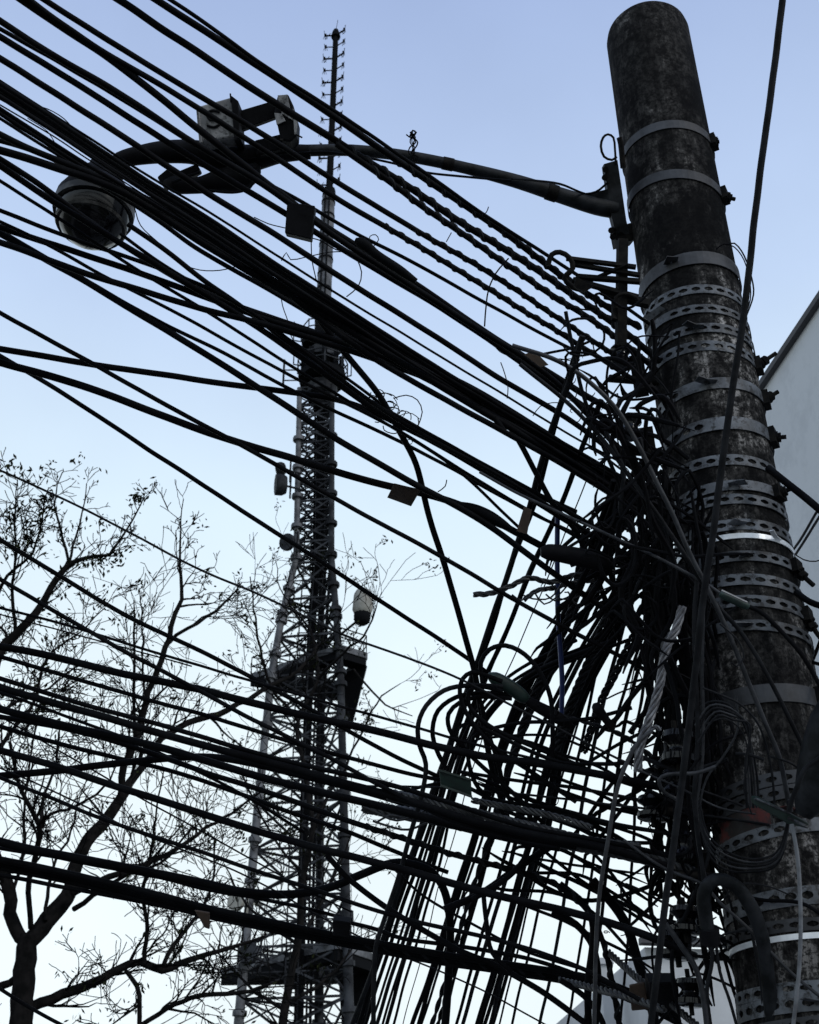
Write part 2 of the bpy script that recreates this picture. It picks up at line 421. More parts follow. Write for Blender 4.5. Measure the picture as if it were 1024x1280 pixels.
# triangular platforms (near corner, right corner, far corner)
def platform(py_left, Llt, Lnr, Lrt, zc, th, name):
    zz = zc
    def on(px, py):
        r = dirof(px, py); return CAMP + r * ((zz - CAMP.z) / r.z)
    a, b, c_ = on(*Llt), on(*Lnr), on(*Lrt)
    far = b + (a - b) * .12 + Vector((.6, 6.0, 0))
    tri = [a, b, c_, far]
    ctr = sum(tri, Vector()) / 4
    f = MB(); inner = [p.lerp(ctr, .30 + .12 * (i_ == 3)) for i_, p in enumerate(tri)]
    for i in range(4):
        j = (i + 1) % 4
        f.prism([tri[i], tri[j], inner[j], inner[i]], Vector((0, 0, th)))
    pl = sub(f, 'platform', 'towerdark', TW, False)
    g = MB()
    for i in range(4):
        j = (i + 1) % 4; e1 = tri[i] + Vector((0, 0, th + .02)); e2 = tri[j] + Vector((0, 0, th + .02))
        g.bar(e1 + Vector((0, 0, -.1)), e2 + Vector((0, 0, -.1)), .14, .34)
    sub(g, 'edge_beam', 'towerlight', pl, False)
    g = MB()
    for i in range(4):
        j = (i + 1) % 4; e1 = tri[i] + Vector((0, 0, th)); e2 = tri[j] + Vector((0, 0, th))
        for hh in (.55, 1.1): g.bar(e1 + Vector((0, 0, hh)), e2 + Vector((0, 0, hh)), .05)
        n = max(2, int((e2 - e1).length / .7))
        for q in range(n + 1):
            p = e1.lerp(e2, q / n); g.bar(p, p + Vector((0, 0, 1.1)), .05)
    sub(g, 'railing', 'tower', pl, False)
    return pl
platform(0, (313, 858), (425, 822), (458, 832), tz(832), .65, 'p')
platform(0, (276, 1232), (422, 1200), (470, 1216), tz(1208), .75, 'p')
# hanging dark screen panel below the right corner of the upper platform
zz = tz(832); r = dirof(458, 832); pa = CAMP + r * ((zz - CAMP.z) / r.z)
mb = MB(); mb.prism([pa, pa + Vector((-1.6, 1.2, 0)), pa + Vector((-1.0, 1.2, -3.4)), pa + Vector((-.75, .2, -3.2))], Vector((.05, .1, 0)))
sub(mb, 'screen_panel', 'towerdark', TW, False)
r = dirof(470, 1216); zz = tz(1208); pa = CAMP + r * ((zz - CAMP.z) / r.z)
mb = MB(); mb.prism([pa, pa + Vector((-1.9, 1.2, 0)), pa + Vector((-1.5, 1.2, -4.4)), pa + Vector((-1.0, .2, -4.2))], Vector((.05, .1, 0)))
sub(mb, 'screen_panel', 'towerdark', TW, False)
# head platforms
def drum(py, rad, h, m='towerdark', rail=True):
    c = ax(py); c.x = tx(403, py); mb = MB(); mb.lathe(c, Vector((0, 0, 1)), [(0, rad * .72), (.12 * h, rad), (h, rad)], 8, Vector((1, .35, 0)))
    pl = sub(mb, 'platform', m, TW, False)
    if rail:
        g = MB()
        for k in range(8):
            a1 = 2 * math.pi * (k + .2) / 8; a2 = 2 * math.pi * (k + 1.2) / 8
            p = c + Vector((math.cos(a1) * rad, math.sin(a1) * rad, h)); q = c + Vector((math.cos(a2) * rad, math.sin(a2) * rad, h))
            for hh in (.5, 1.05): g.bar(p + Vector((0, 0, hh)), q + Vector((0, 0, hh)), .06)
            g.bar(p, p + Vector((0, 0, 1.1)), .07)
        sub(g, 'railing', 'tower', pl, False)
    return pl
drum(436, 1.35, .45); drum(452, 1.0, .7, 'tower', False); drum(478, 1.55, .5); drum(495, .95, .8, 'tower', False)
mb = MB()
for k in range(9):
    a = 2 * math.pi * k / 9; c = ax(455); c.x = tx(403, 455)
    p = c + Vector((math.cos(a) * 1.2, math.sin(a) * 1.2, -.2)); mb.box(p, (.3, .3, 1.4)); mb.bar(c + Vector((0, 0, -.8)), p, .08)
sub(mb, 'panel_antennas', 'towerdark', TW, False)
mb = MB()
for sx, py in ((-1, 425), (1, 425), (1, 470), (-1, 455)):
    c = ax(py); c.x = tx(403 + sx * 36, py)
    mb.bar(c, c + Vector((0, 0, 1.5)), .07); mb.bar(c, c + Vector((-sx * .9, 0, -.2)), .06)
c = ax(462); c.x = tx(355, 462); mb.bar(c + Vector((0, 0, -1.2)), c + Vector((0, 0, .8)), .12); mb.bar(c, c + Vector((.9, 0, 0)), .06); mb.bar(c + Vector((0, 0, -.8)), c + Vector((.9, 0, -.8)), .06)
sub(mb, 'whip_antennas', 'tower', TW, False)
mb = MB(); c = ax(500); mb.bar(Vector((tx(402, 500), TY, tz(510))), Vector((tx(404, 410), TY, tz(400))), 1.0); sub(mb, 'core_column', 'towerdark', TW, False)
# tube section with bolted rings
pb, pt = ax(412), ax(246); pb.x = tx(403, 412); pt.x = tx(411, 246)
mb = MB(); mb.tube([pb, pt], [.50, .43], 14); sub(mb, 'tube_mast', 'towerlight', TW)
for k in range(9):
    t = (k + .5) / 9; c = pb.lerp(pt, t); mb = MB(); mb.lathe(c, pt - pb, [(0, .47 - .05 * t + .06), (.14, .47 - .05 * t + .06)], 14); sub(mb, 'mast_ring', 'towerdark', TW)
mb = MB()
for dx in (-.22, .1): mb.tube([pb + Vector((dx, -.5, 0)), pt + Vector((dx * .9, -.45, 0))], .055, 5)
sub(mb, 'mast_cable', 'towerdark', TW)
pa = ax(244); pa.x = tx(411.5, 244); pt2 = ax(38); 
mb = MB(); mb.tube([pa, pt2], [.24, .20], 8); mb.lathe(pa - Vector((0, 0, .2)), pt2 - pa, [(0, .48), (.7, .42)], 10)
mb.lathe(pt2 - Vector((0, 0, .8)), Vector((0, 0, 1)), [(0, .36), (.5, .3), (.9, .12)], 8); mb.tube([pt2, pt2 + Vector((.12, 0, 1.2))], .02, 4)
sub(mb, 'antenna_spine', 'towerdark', TW)
for k in range(13):                       # dipole rings up the mast
    c = pt2.lerp(pa, (k + .45) / 13.2); big = (k % 2 == 0); mb = MB()
    for a, L in ((math.radians(182), .78 if big else .72), (math.radians(-38), .85)):
        dv = Vector((math.cos(a), math.sin(a), 0)); e_ = c + dv * L
        mb.bar(c, e_ + Vector((0, 0, -.05)), .09 if big else .06)
        mb.bar(e_ + Vector((0, 0, -.42)), e_ + Vector((.1 * dv.x, 0, .5 if big else .3)), .045)
        mb.box(e_, (.16, .16, .2))
        if big: mb.bar(e_ + Vector((0, 0, -.5)), c + dv * .4 + Vector((0, 0, .25)), .03)
        ring = [c + dv * (L + .14 * math.cos(q)) + Vector((0, 0, -.45 + .38 * math.sin(q))) for q in [j * math.pi / 5 for j in range(6)]]
        mb.tube(ring, .022, 3)
    sub(mb, 'dipole_antenna', 'towerdark', TW, False)
# dishes
def dish(px, py, rpx, adir, m='tower', depth=.5, y=TY - 1):
    c = at_y(px, py, y); R = rpx * MPP; mb = MB(); a = adir.normalized()
    mb.lathe(c, a, [(-R * depth, R * .25), (-R * depth * .9, R * .8), (-.05, R), (R * depth, R), (R * depth + .04, R * .96)], 18)
    mb.bar(c, c + Vector((1.2 if px < 400 else -1.6, .6, 0)), .09); mb.bar(c + Vector((.5 if px < 400 else -.5, .2, -.8)), c + Vector((.5 if px < 400 else -.5, .2, .8)), .1)
    return sub(mb, 'dish_antenna', m, TW)
dish(352, 606, 14, Vector((-1, -.25, -.05)), 'tower'); dish(352, 586, 9, Vector((-1, .3, 0)), 'tower')
dish(360, 678, 11, Vector((-.6, -1, -.2)), 'tower', .3); dish(296, 1128, 9, Vector((-.3, -1, 0)), 'cream', .5); dish(312, 1192, 11, Vector((-.3, -1, 0)), 'tower', .4)
c = at_y(453, 765, TY - 1.5); mb = MB(); mb.lathe(c, Vector((.05, 0, 1)), [(-.35, .3), (-.1, .45), (.1, .55), (1.0, .52), (1.25, .40), (1.32, .15)], 16)
sub(mb, 'radome', 'cream', TW)
mb = MB(); mb.bar(c + Vector((0, 0, -.3)), c + Vector((-1.6, .8, -1.3)), .1); sub(mb, 'radome_bracket', 'towerdark', TW); mb = MB(); mb.lathe(c, Vector((0, 0, 1)), [(-.75, .2), (-.6, .4), (-.3, .47), (-.05, .45)], 12)
sub(mb, 'radome_base', 'towerdark', TW); mb = MB(); mb.bar(c + Vector((.1, .1, 1.2)), c + Vector((.1, .1, 1.9)), .04); sub(mb, 'radome_spike', 'towerdark', TW)

# ------------------------------------------------------------------ trees
def tree(limbs, D, name, label, seed, maxgen=3, dens=1.0, leafn=260, tr=None):
    """limbs: list of (pixel points with widths) ; twigs grow from them in every direction"""
    random.seed(seed)
    base = at_y(limbs[0][0][0], limbs[0][0][1], D); root = empty(name, Vector((base.x, base.y, 0)), label, 'tree', None)
    big = MB(); tw = MB(); lf = MB(); tips = []
    mpp = (at_y(600, 900, D) - at_y(500, 900, D)).length / 100
    def y_of(p, D_):
        v = M.transposed() @ (p - CAMP); return 640 - F * v.y / -v.z
    def grow(p, d, L, r, gen):
        n = 5 if gen < 2 else 4; pts = [p]; rs = [r]; dd = d.normalized()
        for i in range(n):
            dd = (dd + Vector((random.gauss(0, .16), random.gauss(0, .16), random.gauss(0, .15) + .02))).normalized()
            pts.append(pts[-1] + dd * L / n); rs.append(max(.0048, r * (1 - .75 * (i + 1) / n)))
        tw.tube(pts, rs, 4 if gen < 2 else 3, False)
        if gen >= maxgen:
            tips.append((pts[-1], dd)); return
        m = random.randint(2, 4) if gen == 0 else random.randint(1, 3)
        for q in range(m):
            i = random.randint(1, n); ang = random.uniform(.45, 1.0) * random.choice((-1, 1))
            side = dd.cross(Vector((random.gauss(0, 1), random.gauss(0, 1), random.gauss(0, 1)))).normalized()
            loc = (pts[i] - pts[i - 1]).normalized()
            nd = loc * math.cos(ang) + side * math.sin(abs(ang)) + Vector((0, 0, .12))
            grow(pts[i], nd, L * random.uniform(.5, .8), rs[i] * .7, gen + 1)
    for li, limb in enumerate(limbs):
        pts = cr_spline([(a, b, c_) for a, b, c_ in [t[:3] for t in limb]], 16)
        doff = limb[0][3] if len(limb[0]) > 3 else 0; doff1 = limb[-1][3] if len(limb[-1]) > 3 else doff
        P3 = []; R3 = []
        for i, (x, y, wd) in enumerate(pts):
            t = i / max(1, len(pts) - 1); Y = D + doff + (doff1 - doff) * t
            P3.append(at_y(x + random.gauss(0, .8), y + random.gauss(0, .8), Y)); R3.append(max(.006, wd / 2 * mpp * 1.08))
        if li == 0:
            P3.insert(0, Vector((P3[0].x, P3[0].y, 0))); R3.insert(0, R3[0] * 1.4)
        big.tube(P3, R3, 8)
        for i in range(3, len(P3)):
            wpx = R3[i] / mpp * 2
            if wpx > 16: continue
            k_ = dens * (.5 if wpx > 6 else .85)
            c_ = int(k_) + (random.random() < k_ % 1)
            for q in range(c_):
                ld = (P3[i] - P3[i - 1]).normalized()
                side = ld.cross(Vector((random.gauss(0, 1), random.gauss(0, 1), random.gauss(0, 1)))).normalized()
                ang = random.uniform(.5, 1.15)
                grow(P3[i], ld * math.cos(ang) + side * math.sin(ang) + Vector((0, 0, .10)), random.uniform(.35, 1.0) * (D / 14) * (.38 if y_of(P3[i], D) < 700 else .85), min(R3[i] * .55, .019), 0 if wpx > 3 else 1)
    for q in range(leafn):
        if not tips: break
        p, d = random.choice(tips)
        m_ = random.choice((1, 2, 3, 7, 9))
        for j in range(m_):
            c_ = p + Vector((random.gauss(0, .05), random.gauss(0, .05), random.gauss(0, .05)))
            a = Vector((random.gauss(0, 1), random.gauss(0, 1), random.gauss(0, 1) - .6)).normalized() * random.uniform(.022, .045); b = a.cross(Vector((random.random(), random.random(), 1))).normalized() * a.length * .42
            bi = len(lf.v); lf.v += [c_ - a, c_ + b, c_ + a, c_ - b]; lf.f.append((bi, bi + 1, bi + 2, bi + 3))
    sub(big, 'trunk', 'bark', root)
    cw = sub(tw, 'twigs', 'twig', root); cw['kind'] = 'stuff'
    o_ = sub(lf, 'leaves', 'leaf', root, False); o_['kind'] = 'stuff'
    return root
tree([
    [(26, 1310, 25), (28, 1250, 24), (31, 1200, 23), (37, 1169, 20)],
    [(36, 1178, 18), (60, 1150, 20), (84, 1122, 18), (90, 1095, 17), (109, 1052, 15), (133, 1024, 14), (156, 989, 12), (168, 970, 10), (184, 950, 9), (203, 923, 8), (234, 903, 8), (273, 892, 8), (297, 880, 7, 1), (336, 858, 6, 1), (372, 838, 5, 1.5), (405, 800, 3, 2)],
    [(34, 1180, 14), (16, 1153, 14), (12, 1114, 14), (0, 1083, 13), (-20, 1040, 12)],
    [(150, 1000, 8), (156, 958, 9), (168, 931, 9), (178, 893, 8), (191, 854, 7.5), (207, 811, 7), (219, 768, 6), (227, 748, 5), (225, 709, 3.5, -.6), (225, 662, 2, -.8), (230, 625, 1, -.8)],
    [(211, 803, 5), (234, 787, 4.5), (270, 764, 4), (285, 750, 3, 1), (302, 728, 1.6, 1.4)],
    [(168, 931, 4), (167, 880, 4), (168, 834, 3.5), (168, 795, 3), (168, 750, 1.6, .4)],
    [(180, 885, 3), (179, 830, 2.6), (178, 776, 2, .5), (176, 740, 1.2, .6)],
    [(39, 1161, 6), (35, 1114, 6), (41, 1083, 6), (47, 1056, 6), (51, 1032, 6), (39, 1013, 5, -1), (23, 978, 4, -1), (12, 930, 3, -1.5)],
    [(51, 1034, 4), (62, 1018, 3.5), (98, 1006, 3), (130, 985, 2.5), (150, 950, 1.5, -1)],
    [(51, 1030, 4), (56, 990, 3.5), (70, 960, 3), (74, 910, 2, 1)],
    [(29, 1262, 10), (39, 1259, 11), (78, 1243, 11), (117, 1228, 10), (148, 1212, 9), (176, 1202, 8), (203, 1212, 8), (234, 1200, 7, .8), (273, 1189, 5, 1), (330, 1170, 3, 1)],
    [(203, 1208, 5), (218, 1182, 5), (234, 1161, 4), (250, 1142, 4, 1), (266, 1100, 3, 1.2), (268, 1050, 2, 1.5)],
    [(180, 1203, 5), (184, 1153, 4.5), (178, 1110, 4), (190, 1060, 3), (196, 1010, 2, -1), (205, 960, 1.5, -1)],
    [(90, 1116, 8), (137, 1097, 7), (187, 1079, 6), (223, 1060, 5), (258, 1036, 4, 1), (300, 1010, 3, 1), (330, 985, 2, 1)],
    [(92, 1136, 6), (129, 1112, 5), (160, 1092, 4), (200, 1078, 3, -1), (240, 1035, 2, -1)],
    [(156, 1214, 4), (172, 1232, 5), (174, 1270, 5), (176, 1320, 4)],
    [(176, 1282, 5), (187, 1275, 5), (219, 1255, 5), (250, 1245, 5), (312, 1239, 4), (350, 1225, 2)],
    [(16, 1120, 4), (30, 1060, 4), (30, 1010, 3), (38, 950, 2.5), (50, 880, 2)],
    [(56, 1150, 4), (60, 1110, 4), (72, 1070, 3), (90, 1040, 2.5, 1), (98, 990, 1.5, 1)],
    [(31, 1215, 6), (12, 1228, 8), (-10, 1235, 9)],
], 13.5, 'bare_tree', 'nearly leafless tree whose dark trunk forks low in the left corner', 11, 3, 1.0, 300)
tree([
    [(-60, 1290, 30), (-45, 1000, 24), (-20, 850, 18), (10, 800, 11)],
    [(5, 805, 12), (23, 791, 11), (51, 756, 9), (70, 725, 8), (86, 705, 7), (112, 697, 5), (137, 692, 4), (148, 678, 3, -.3), (172, 639, 2, -.3), (182, 616, 1.2, -.3)],
    [(70, 727, 5), (85, 700, 4), (75, 660, 3.5, 1), (68, 620, 2, 1), (78, 590, 1.5, 1)],
    [(20, 790, 5), (15, 740, 4), (20, 690, 3), (18, 640, 2, -1), (22, 600, 1, -1)],
    [(85, 705, 3.5), (95, 670, 3), (104, 640, 2, 1), (108, 605, 1.2, 1)],
    [(-10, 760, 5), (10, 720, 4), (40, 690, 3, -1), (52, 650, 2, -1), (60, 610, 1, -1)],
    [(-30, 900, 6), (20, 880, 4), (60, 860, 3, 1), (100, 830, 2, 1)],
    [(-30, 960, 7), (10, 920, 5), (40, 880, 4), (60, 820, 3, 1), (100, 790, 2, 1), (130, 760, 1.5, 1)],
], 12.0, 'bare_tree', 'leafless tree leaning in from beyond the left edge with sparse curled leaves', 5, 3, 1.15, 300)
tree([
    [(352, 1320, 10), (356, 1260, 9), (372, 1180, 8), (380, 1100, 7), (392, 1030, 6)],
    [(392, 1035, 6), (380, 960, 5), (372, 900, 4.5), (398, 850, 4), (392, 800, 3.5), (372, 765, 2.5), (350, 735, 1.5, 1), (345, 700, 1, 1)],
    [(372, 900, 4), (340, 860, 3.5), (325, 810, 3), (318, 760, 2, -1), (312, 720, 1.2, -1)],
    [(398, 850, 3.5), (430, 815, 3), (455, 795, 2.5, -1), (470, 760, 1.5, -1), (478, 740, 1, -1)],
    [(392, 1030, 4), (430, 960, 3), (460, 900, 2.5), (478, 870, 2, 1), (500, 855, 1, 1)],
    [(385, 1100, 4), (350, 1060, 3), (322, 1010, 2.5), (300, 960, 2, 1)],
    [(372, 1180, 4), (400, 1130, 3.5), (425, 1080, 2.5), (440, 1040, 1.5, 1)],
    [(372, 1180, 4), (330, 1150, 3.5), (300, 1120, 2.5), (280, 1080, 1.5, 1)],
    [(358, 1255, 4), (400, 1230, 3.5), (430, 1200, 2.5), (450, 1170, 1.5, 1)],
    [(356, 1262, 4), (320, 1240, 3.5), (290, 1210, 2.5), (262, 1180, 2, 1)],
    [(442, 835, 2.5), (465, 865, 2.5), (490, 885, 2), (515, 895, 1.2)],
], 17.0, 'bare_tree', 'small twiggy tree growing in front of the lattice tower', 23, 3, .62, 260)
random.seed(99)

# ------------------------------------------------------------------ concrete pole
pole = empty('concrete_pole', PB.copy(), 'round sooty concrete utility pole ringed with perforated steel bands', 'utility pole')
ztop = pole_z(38, False)
R0 = 51 * pole_depth(817, 52) / F
def PR(z): return R0 + (ztop - z) * .0022
mb = MB(); prof = [(0, PR(0)), (2, PR(2)), (4, PR(4)), (ztop - 1, PR(ztop - 1)), (ztop - .06, PR(ztop)), (ztop - .03, PR(ztop) - .006), (ztop - .01, PR(ztop) - .02), (ztop, PR(ztop) - .05)]
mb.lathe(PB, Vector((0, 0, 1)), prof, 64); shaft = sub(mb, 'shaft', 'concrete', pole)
CD = (CAMP - PB); CD.z = 0; CD.normalize(); CRT = Vector((-CD.y, CD.x, 0))     # towards camera; picture right
if CRT.dot(RT) < 0: CRT = -CRT
def ring_pt(ang, z, r):      # ang 0 faces the camera, + to picture right
    return PB + Vector((0, 0, z)) + (CD * math.cos(ang) + CRT * math.sin(ang)) * r
def band(py, hpx, holes, m, tilt=(0, 0), a0=-math.pi, a1=math.pi, hole_from=-9, hole_to=9, pitch=.043, t=.0035, bolt=None, lift=0):
    zc = pole_z(py + hpx / 2); h = hpx * pole_depth(925, py) / F * 1.12; R = PR(zc) + .002 + lift
    mb = MB(); n = max(6, int(round((a1 - a0) * R / pitch))); da = (a1 - a0) / n
    idx = {}
    def V(a, zz, rr):
        kx = (round(a, 5), round(zz, 5), rr)
        if kx not in idx:
            z = zc + zz * h + tilt[0] * math.sin(a) * R + tilt[1] * math.cos(a) * R
            idx[kx] = len(mb.v); mb.v.append(ring_pt(a, z, R + (t if rr else 0)))
        return idx[kx]
    from collections import Counter
    faces = []; 
    for k in range(n):
        s_ = a0 + k * da; mid = s_ + da / 2
        if holes and hole_from < mid < hole_to:
            O = [(0, -.5), (.5, -.5), (1, -.5), (1, 0), (1, .5), (.5, .5), (0, .5), (0, 0)]
            H = [(.20, -.13), (.5, -.24), (.80, -.13), (.86, 0), (.80, .13), (.5, .24), (.20, .13), (.14, 0)]
            for q in range(8):
                q2 = (q + 1) % 8
                faces.append(((s_ + O[q][0] * da, O[q][1]), (s_ + O[q2][0] * da, O[q2][1]), (s_ + H[q2][0] * da, H[q2][1]), (s_ + H[q][0] * da, H[q][1])))
        else:
            for u in (0, .5):
                for v0 in (-.5, 0):
                    faces.append(((s_ + u * da, v0), (s_ + (u + .5) * da, v0), (s_ + (u + .5) * da, v0 + .5), (s_ + u * da, v0 + .5)))
    ec = {}
    for f in faces:
        mb.f.append(tuple(V(a, b, 1) for a, b in f)); mb.f.append(tuple(V(a, b, 0) for a, b in reversed(f)))
        for q in range(4):
            e1 = (round(f[q][0], 5), round(f[q][1], 5)); e2 = (round(f[(q + 1) % 4][0], 5), round(f[(q + 1) % 4][1], 5))
            ec.setdefault(tuple(sorted((e1, e2))), []).append((f[q], f[(q + 1) % 4]))
    for kx, es in ec.items():
        if len(es) == 1:
            p, q = es[0]; mb.f.append((V(*q, 1), V(*p, 1), V(*p, 0), V(*q, 0)))
    o = sub(mb, 'steel_band', m, pole, False)
    if random.random() < .5 and py > 300:
        a_ = random.uniform(-.5, 1.0); q0 = ring_pt(a_, zc + tilt[0] * math.sin(a_) * R, R + .004); ou = (q0 - PB); ou.z = 0; ou.normalize(); tg = Vector((-ou.y, ou.x, 0)) * random.choice((-1, 1))
        g = MB(); L_ = random.uniform(.03, .07); pts_ = [q0, q0 + tg * L_ * .5 + ou * .008, q0 + tg * L_ + ou * random.uniform(.012, .035) + Vector((0, 0, random.uniform(-.02, .01)))]
        for p_, q_ in zip(pts_, pts_[1:]): g.bar(p_, q_, .002, h * .8, ou)
        sub(g, 'strap_tail', m, o, False)
    if bolt:
        for ang, up, ln in bolt:
            q = ring_pt(ang, zc + tilt[0] * math.sin(ang) * R, R); outv = (q - PB); outv.z = 0; outv.normalize()
            tg = Vector((-outv.y, outv.x, 0)); g = MB()
            g.box(q + outv * .009, (.022, .05, h * 1.25), Matrix((outv, tg, Vector((0, 0, 1)))).transposed())
            dv = (outv * .9 + tg * .2 + Vector((0, 0, up))).normalized()
            if dv.dot(CRT) < 0 and ang > 0: dv = (outv + Vector((0, 0, up))).normalized()
            g.tube([q, q + dv * ln], .0075, 8); g.lathe(q + dv * ln * .35, dv, [(0, .017), (.016, .017)], 6); g.lathe(q + dv * .012, dv, [(0, .021), (.012, .021)], 10)
            sub(g, 'clamp_bolt', 'iron', o)
    return o
SB = [  # py(top of arc), height px, holes, material, tilt, hole range, bolts
    (150, 12, 0, 'dullband', (-.05, 0), None, [(1.35, -.1, .03)]),
    (211, 13, 0, 'dullband', (-.16, 0), None, [(1.38, -.6, .05)]),
    (316, 17, 0, 'dullband', (.03, 0), None, None),
    (356, 12, 1, 'band', (-.05, 0), None, None),
    (381, 11, 1, 'band', (-.08, 0), (-.4, 2), None),
    (405, 12, 1, 'band', (-.06, 0), None, None),
    (426, 13, 1, 'band', (-.10, 0), None, [(1.42, .55, .085)]),
    (474, 14, 1, 'band', (.02, 0), (-1.4, -.45), [(1.45, .5, .06)]),
    (523, 16, 1, 'band', (-.0, 0), (-1.4, -.2), [(1.35, -.1, .05)]),
    (569, 13, 1, 'band', (-.06, 0), None, None),
    (602, 12, 1, 'band', (-.02, 0), (-1.4, -.3), [(1.1, .1, .045)]),
    (619, 12, 1, 'band', (-.06, 0), None, None),
    (650, 13, 1, 'band', (-.05, 0), None, None),
    (668, 6, 0, 'brightband', (-.04, 0), None, None),
    (690, 12, 1, 'band', (-.06, 0), None, [(1.2, -1.4, .085)]),
    (718, 13, 1, 'band', (-.09, 0), None, None),
    (745, 13, 1, 'band', (-.10, 0), None, [(1.3, -2.2, .09)]),
    (776, 12, 1, 'band', (-.10, 0), (-.1, 2), None),
    (858, 20, 0, 'dullband', (.02, 0), None, [(1.2, 0, .03)]),
    (968, 14, 1, 'dullband', (.10, 0), None, None),
    (986, 14, 1, 'dullband', (.12, 0), None, None),
    (1030, 14, 1, 'band', (.13, 0), (-1.2, .0), None),
    (1112, 19, 1, 'band', (.06, 0), None, None),
    (1150, 13, 1, 'dullband', (.02, 0), None, None),
    (1168, 6, 0, 'brightband', (.03, 0), None, None),
    (1228, 13, 1, 'band', (.02, 0), None, None),
    (1245, 17, 1, 'band', (.03, 0), None, None),
    (1272, 13, 1, 'dullband', (.05, 0), None, None),
]
for i, (py, hp, ho, m, ti, hr, bo) in enumerate(SB):
    kw = dict(hole_from=hr[0], hole_to=hr[1]) if hr else {}
    band(py, hp, ho, m, ti, bolt=bo, lift=.0012 * (i % 3), t=.003, **kw)
# red tape wrapped on the pole
o = band(1002, 26, 0, 'red', (.12, 0), a0=-1.1, a1=-.1, pitch=.03, t=.0015); o.name = 'red_tape'; o['label'] = 'torn patch of red tape'

# ------------------------------------------------------------------ street-side arm, light, camera
def pd(px, py, extra=0): return pole_depth(px, py) + extra
arm = empty('support_arm', P(762, 250, pd(762, 250)), 'long grey steel pipe arm bolted to the pole and reaching left to the dome camera', 'pipe arm')
ap = [(770, 262), (745, 258), (700, 244), (640, 225), (560, 205), (500, 194), (440, 188), (390, 188), (340, 190), (290, 195)]
sp = cr_spline([(float(a), float(b)) for a, b in ap], 12)
pth = []; rad = []
for i, (x, y) in enumerate(sp):
    t = i / (len(sp) - 1); d = pd(765, 255, -.1) * (1 - t) + 4.35 * t; pth.append(P(x, y, d)); rad.append((11.5 - 4.2 * min(1, t * 2.6)) * d / F)
mb = MB(); mb.tube(pth, rad, 14); sub(mb, 'pipe', 'pipe', arm)
for i in (8, 20):
    mb = MB(); mb.lathe(pth[i], pth[i + 1] - pth[i], [(-.02, rad[i] * 1.12), (.02, rad[i] * 1.12)], 14); sub(mb, 'pipe_collar', 'iron', arm)
def hang(points, d, wpx, m, parent=None, name='cable', n=6, d1=None, wob=.2, step=8):
    mb = MB(); pt = path3(points, d, d1 or d, step, wob); mb.tube(pt, wpx / 2 * ((d + (d1 or d)) / 2) / F, n)
    if parent is None: return mb.build(name, m, None, True, pt[0])
    return sub(mb, name, m, parent)
d0 = pd(765, 240, -.16)
mb = MB(); mb.prism([P(755, 205, d0), P(772, 200, d0), P(783, 275, d0), P(787, 292, d0), P(771, 296, d0), P(764, 268, d0)], M @ Vector((0, 0, -.05)))
sub(mb, 'bracket_plate', 'pipe', arm, False)
mb = MB(); mb.prism([P(768, 285, d0), P(790, 278, d0), P(793, 300, d0), P(772, 305, d0)], M @ Vector((0, 0, -.1)))
for q in ((757, 212), (756, 222), (764, 288), (766, 296)):
    g = MB(); g.tube([P(*q, d0 - .03), P(*q, d0 + .05)], .012, 8); sub(g, 'bolt', 'iron', arm)
sub(mb, 'bracket_clamp', 'iron', arm)
mb = MB(); mb.prism([P(722, 246, d0 + .05), P(760, 236, d0), P(764, 258, d0), P(735, 262, d0 + .03)], M @ Vector((0, 0, -.02))); sub(mb, 'gusset', 'pipe', arm, False)
hang([(771, 196), (765, 200), (755, 196), (751, 183), (754, 172), (760, 168), (767, 172), (769, 186), (770, 205)], d0, 3.2, 'iron', arm, 'hook')
hang([(779, 210), (776, 180), (774, 172)], d0, 7, 'iron', arm, 'stub')
tag(hang([(740, 245), (725, 240), (700, 230), (670, 226), (640, 224)], d0 + .05, 3, 'black', None, 'cable', d1=4.1), 'thin black cable looping along the top of the pipe arm', 'cable')
tag(hang([(760, 228), (745, 240), (725, 243), (705, 243)], d0, 3, 'black', None, 'cable'), 'short thin lead sagging from the pole bracket to the pipe arm', 'cable')
tag(hang([(300, 200), (400, 190), (440, 194), (500, 206), (530, 215), (560, 219), (640, 226)], 4.3, 3, 'black', None, 'cable', d1=4.1), 'black lead strapped under the middle of the pipe arm', 'cable')
# twist of scrap wire on top of the arm
mb = MB()
for q in range(5):
    pts_ = [(516 + random.gauss(0, 2.5) + 3 * math.sin(t * 2 + q), 204 - t * 6.5) for t in range(7)]
    mb.tube(path3(pts_, 4.16, 4.16, 4, .5), .0025, 4)
mb.tube(path3([(508, 168), (514, 172), (520, 166), (516, 163), (512, 172)], 4.16, 4.16, 4), .003, 4)
o = mb.build('wire_scrap', MT['black'], None, True, P(516, 204, 4.16)); tag(o, 'twist of scrap tie wire sticking up from the pipe arm', 'wire')
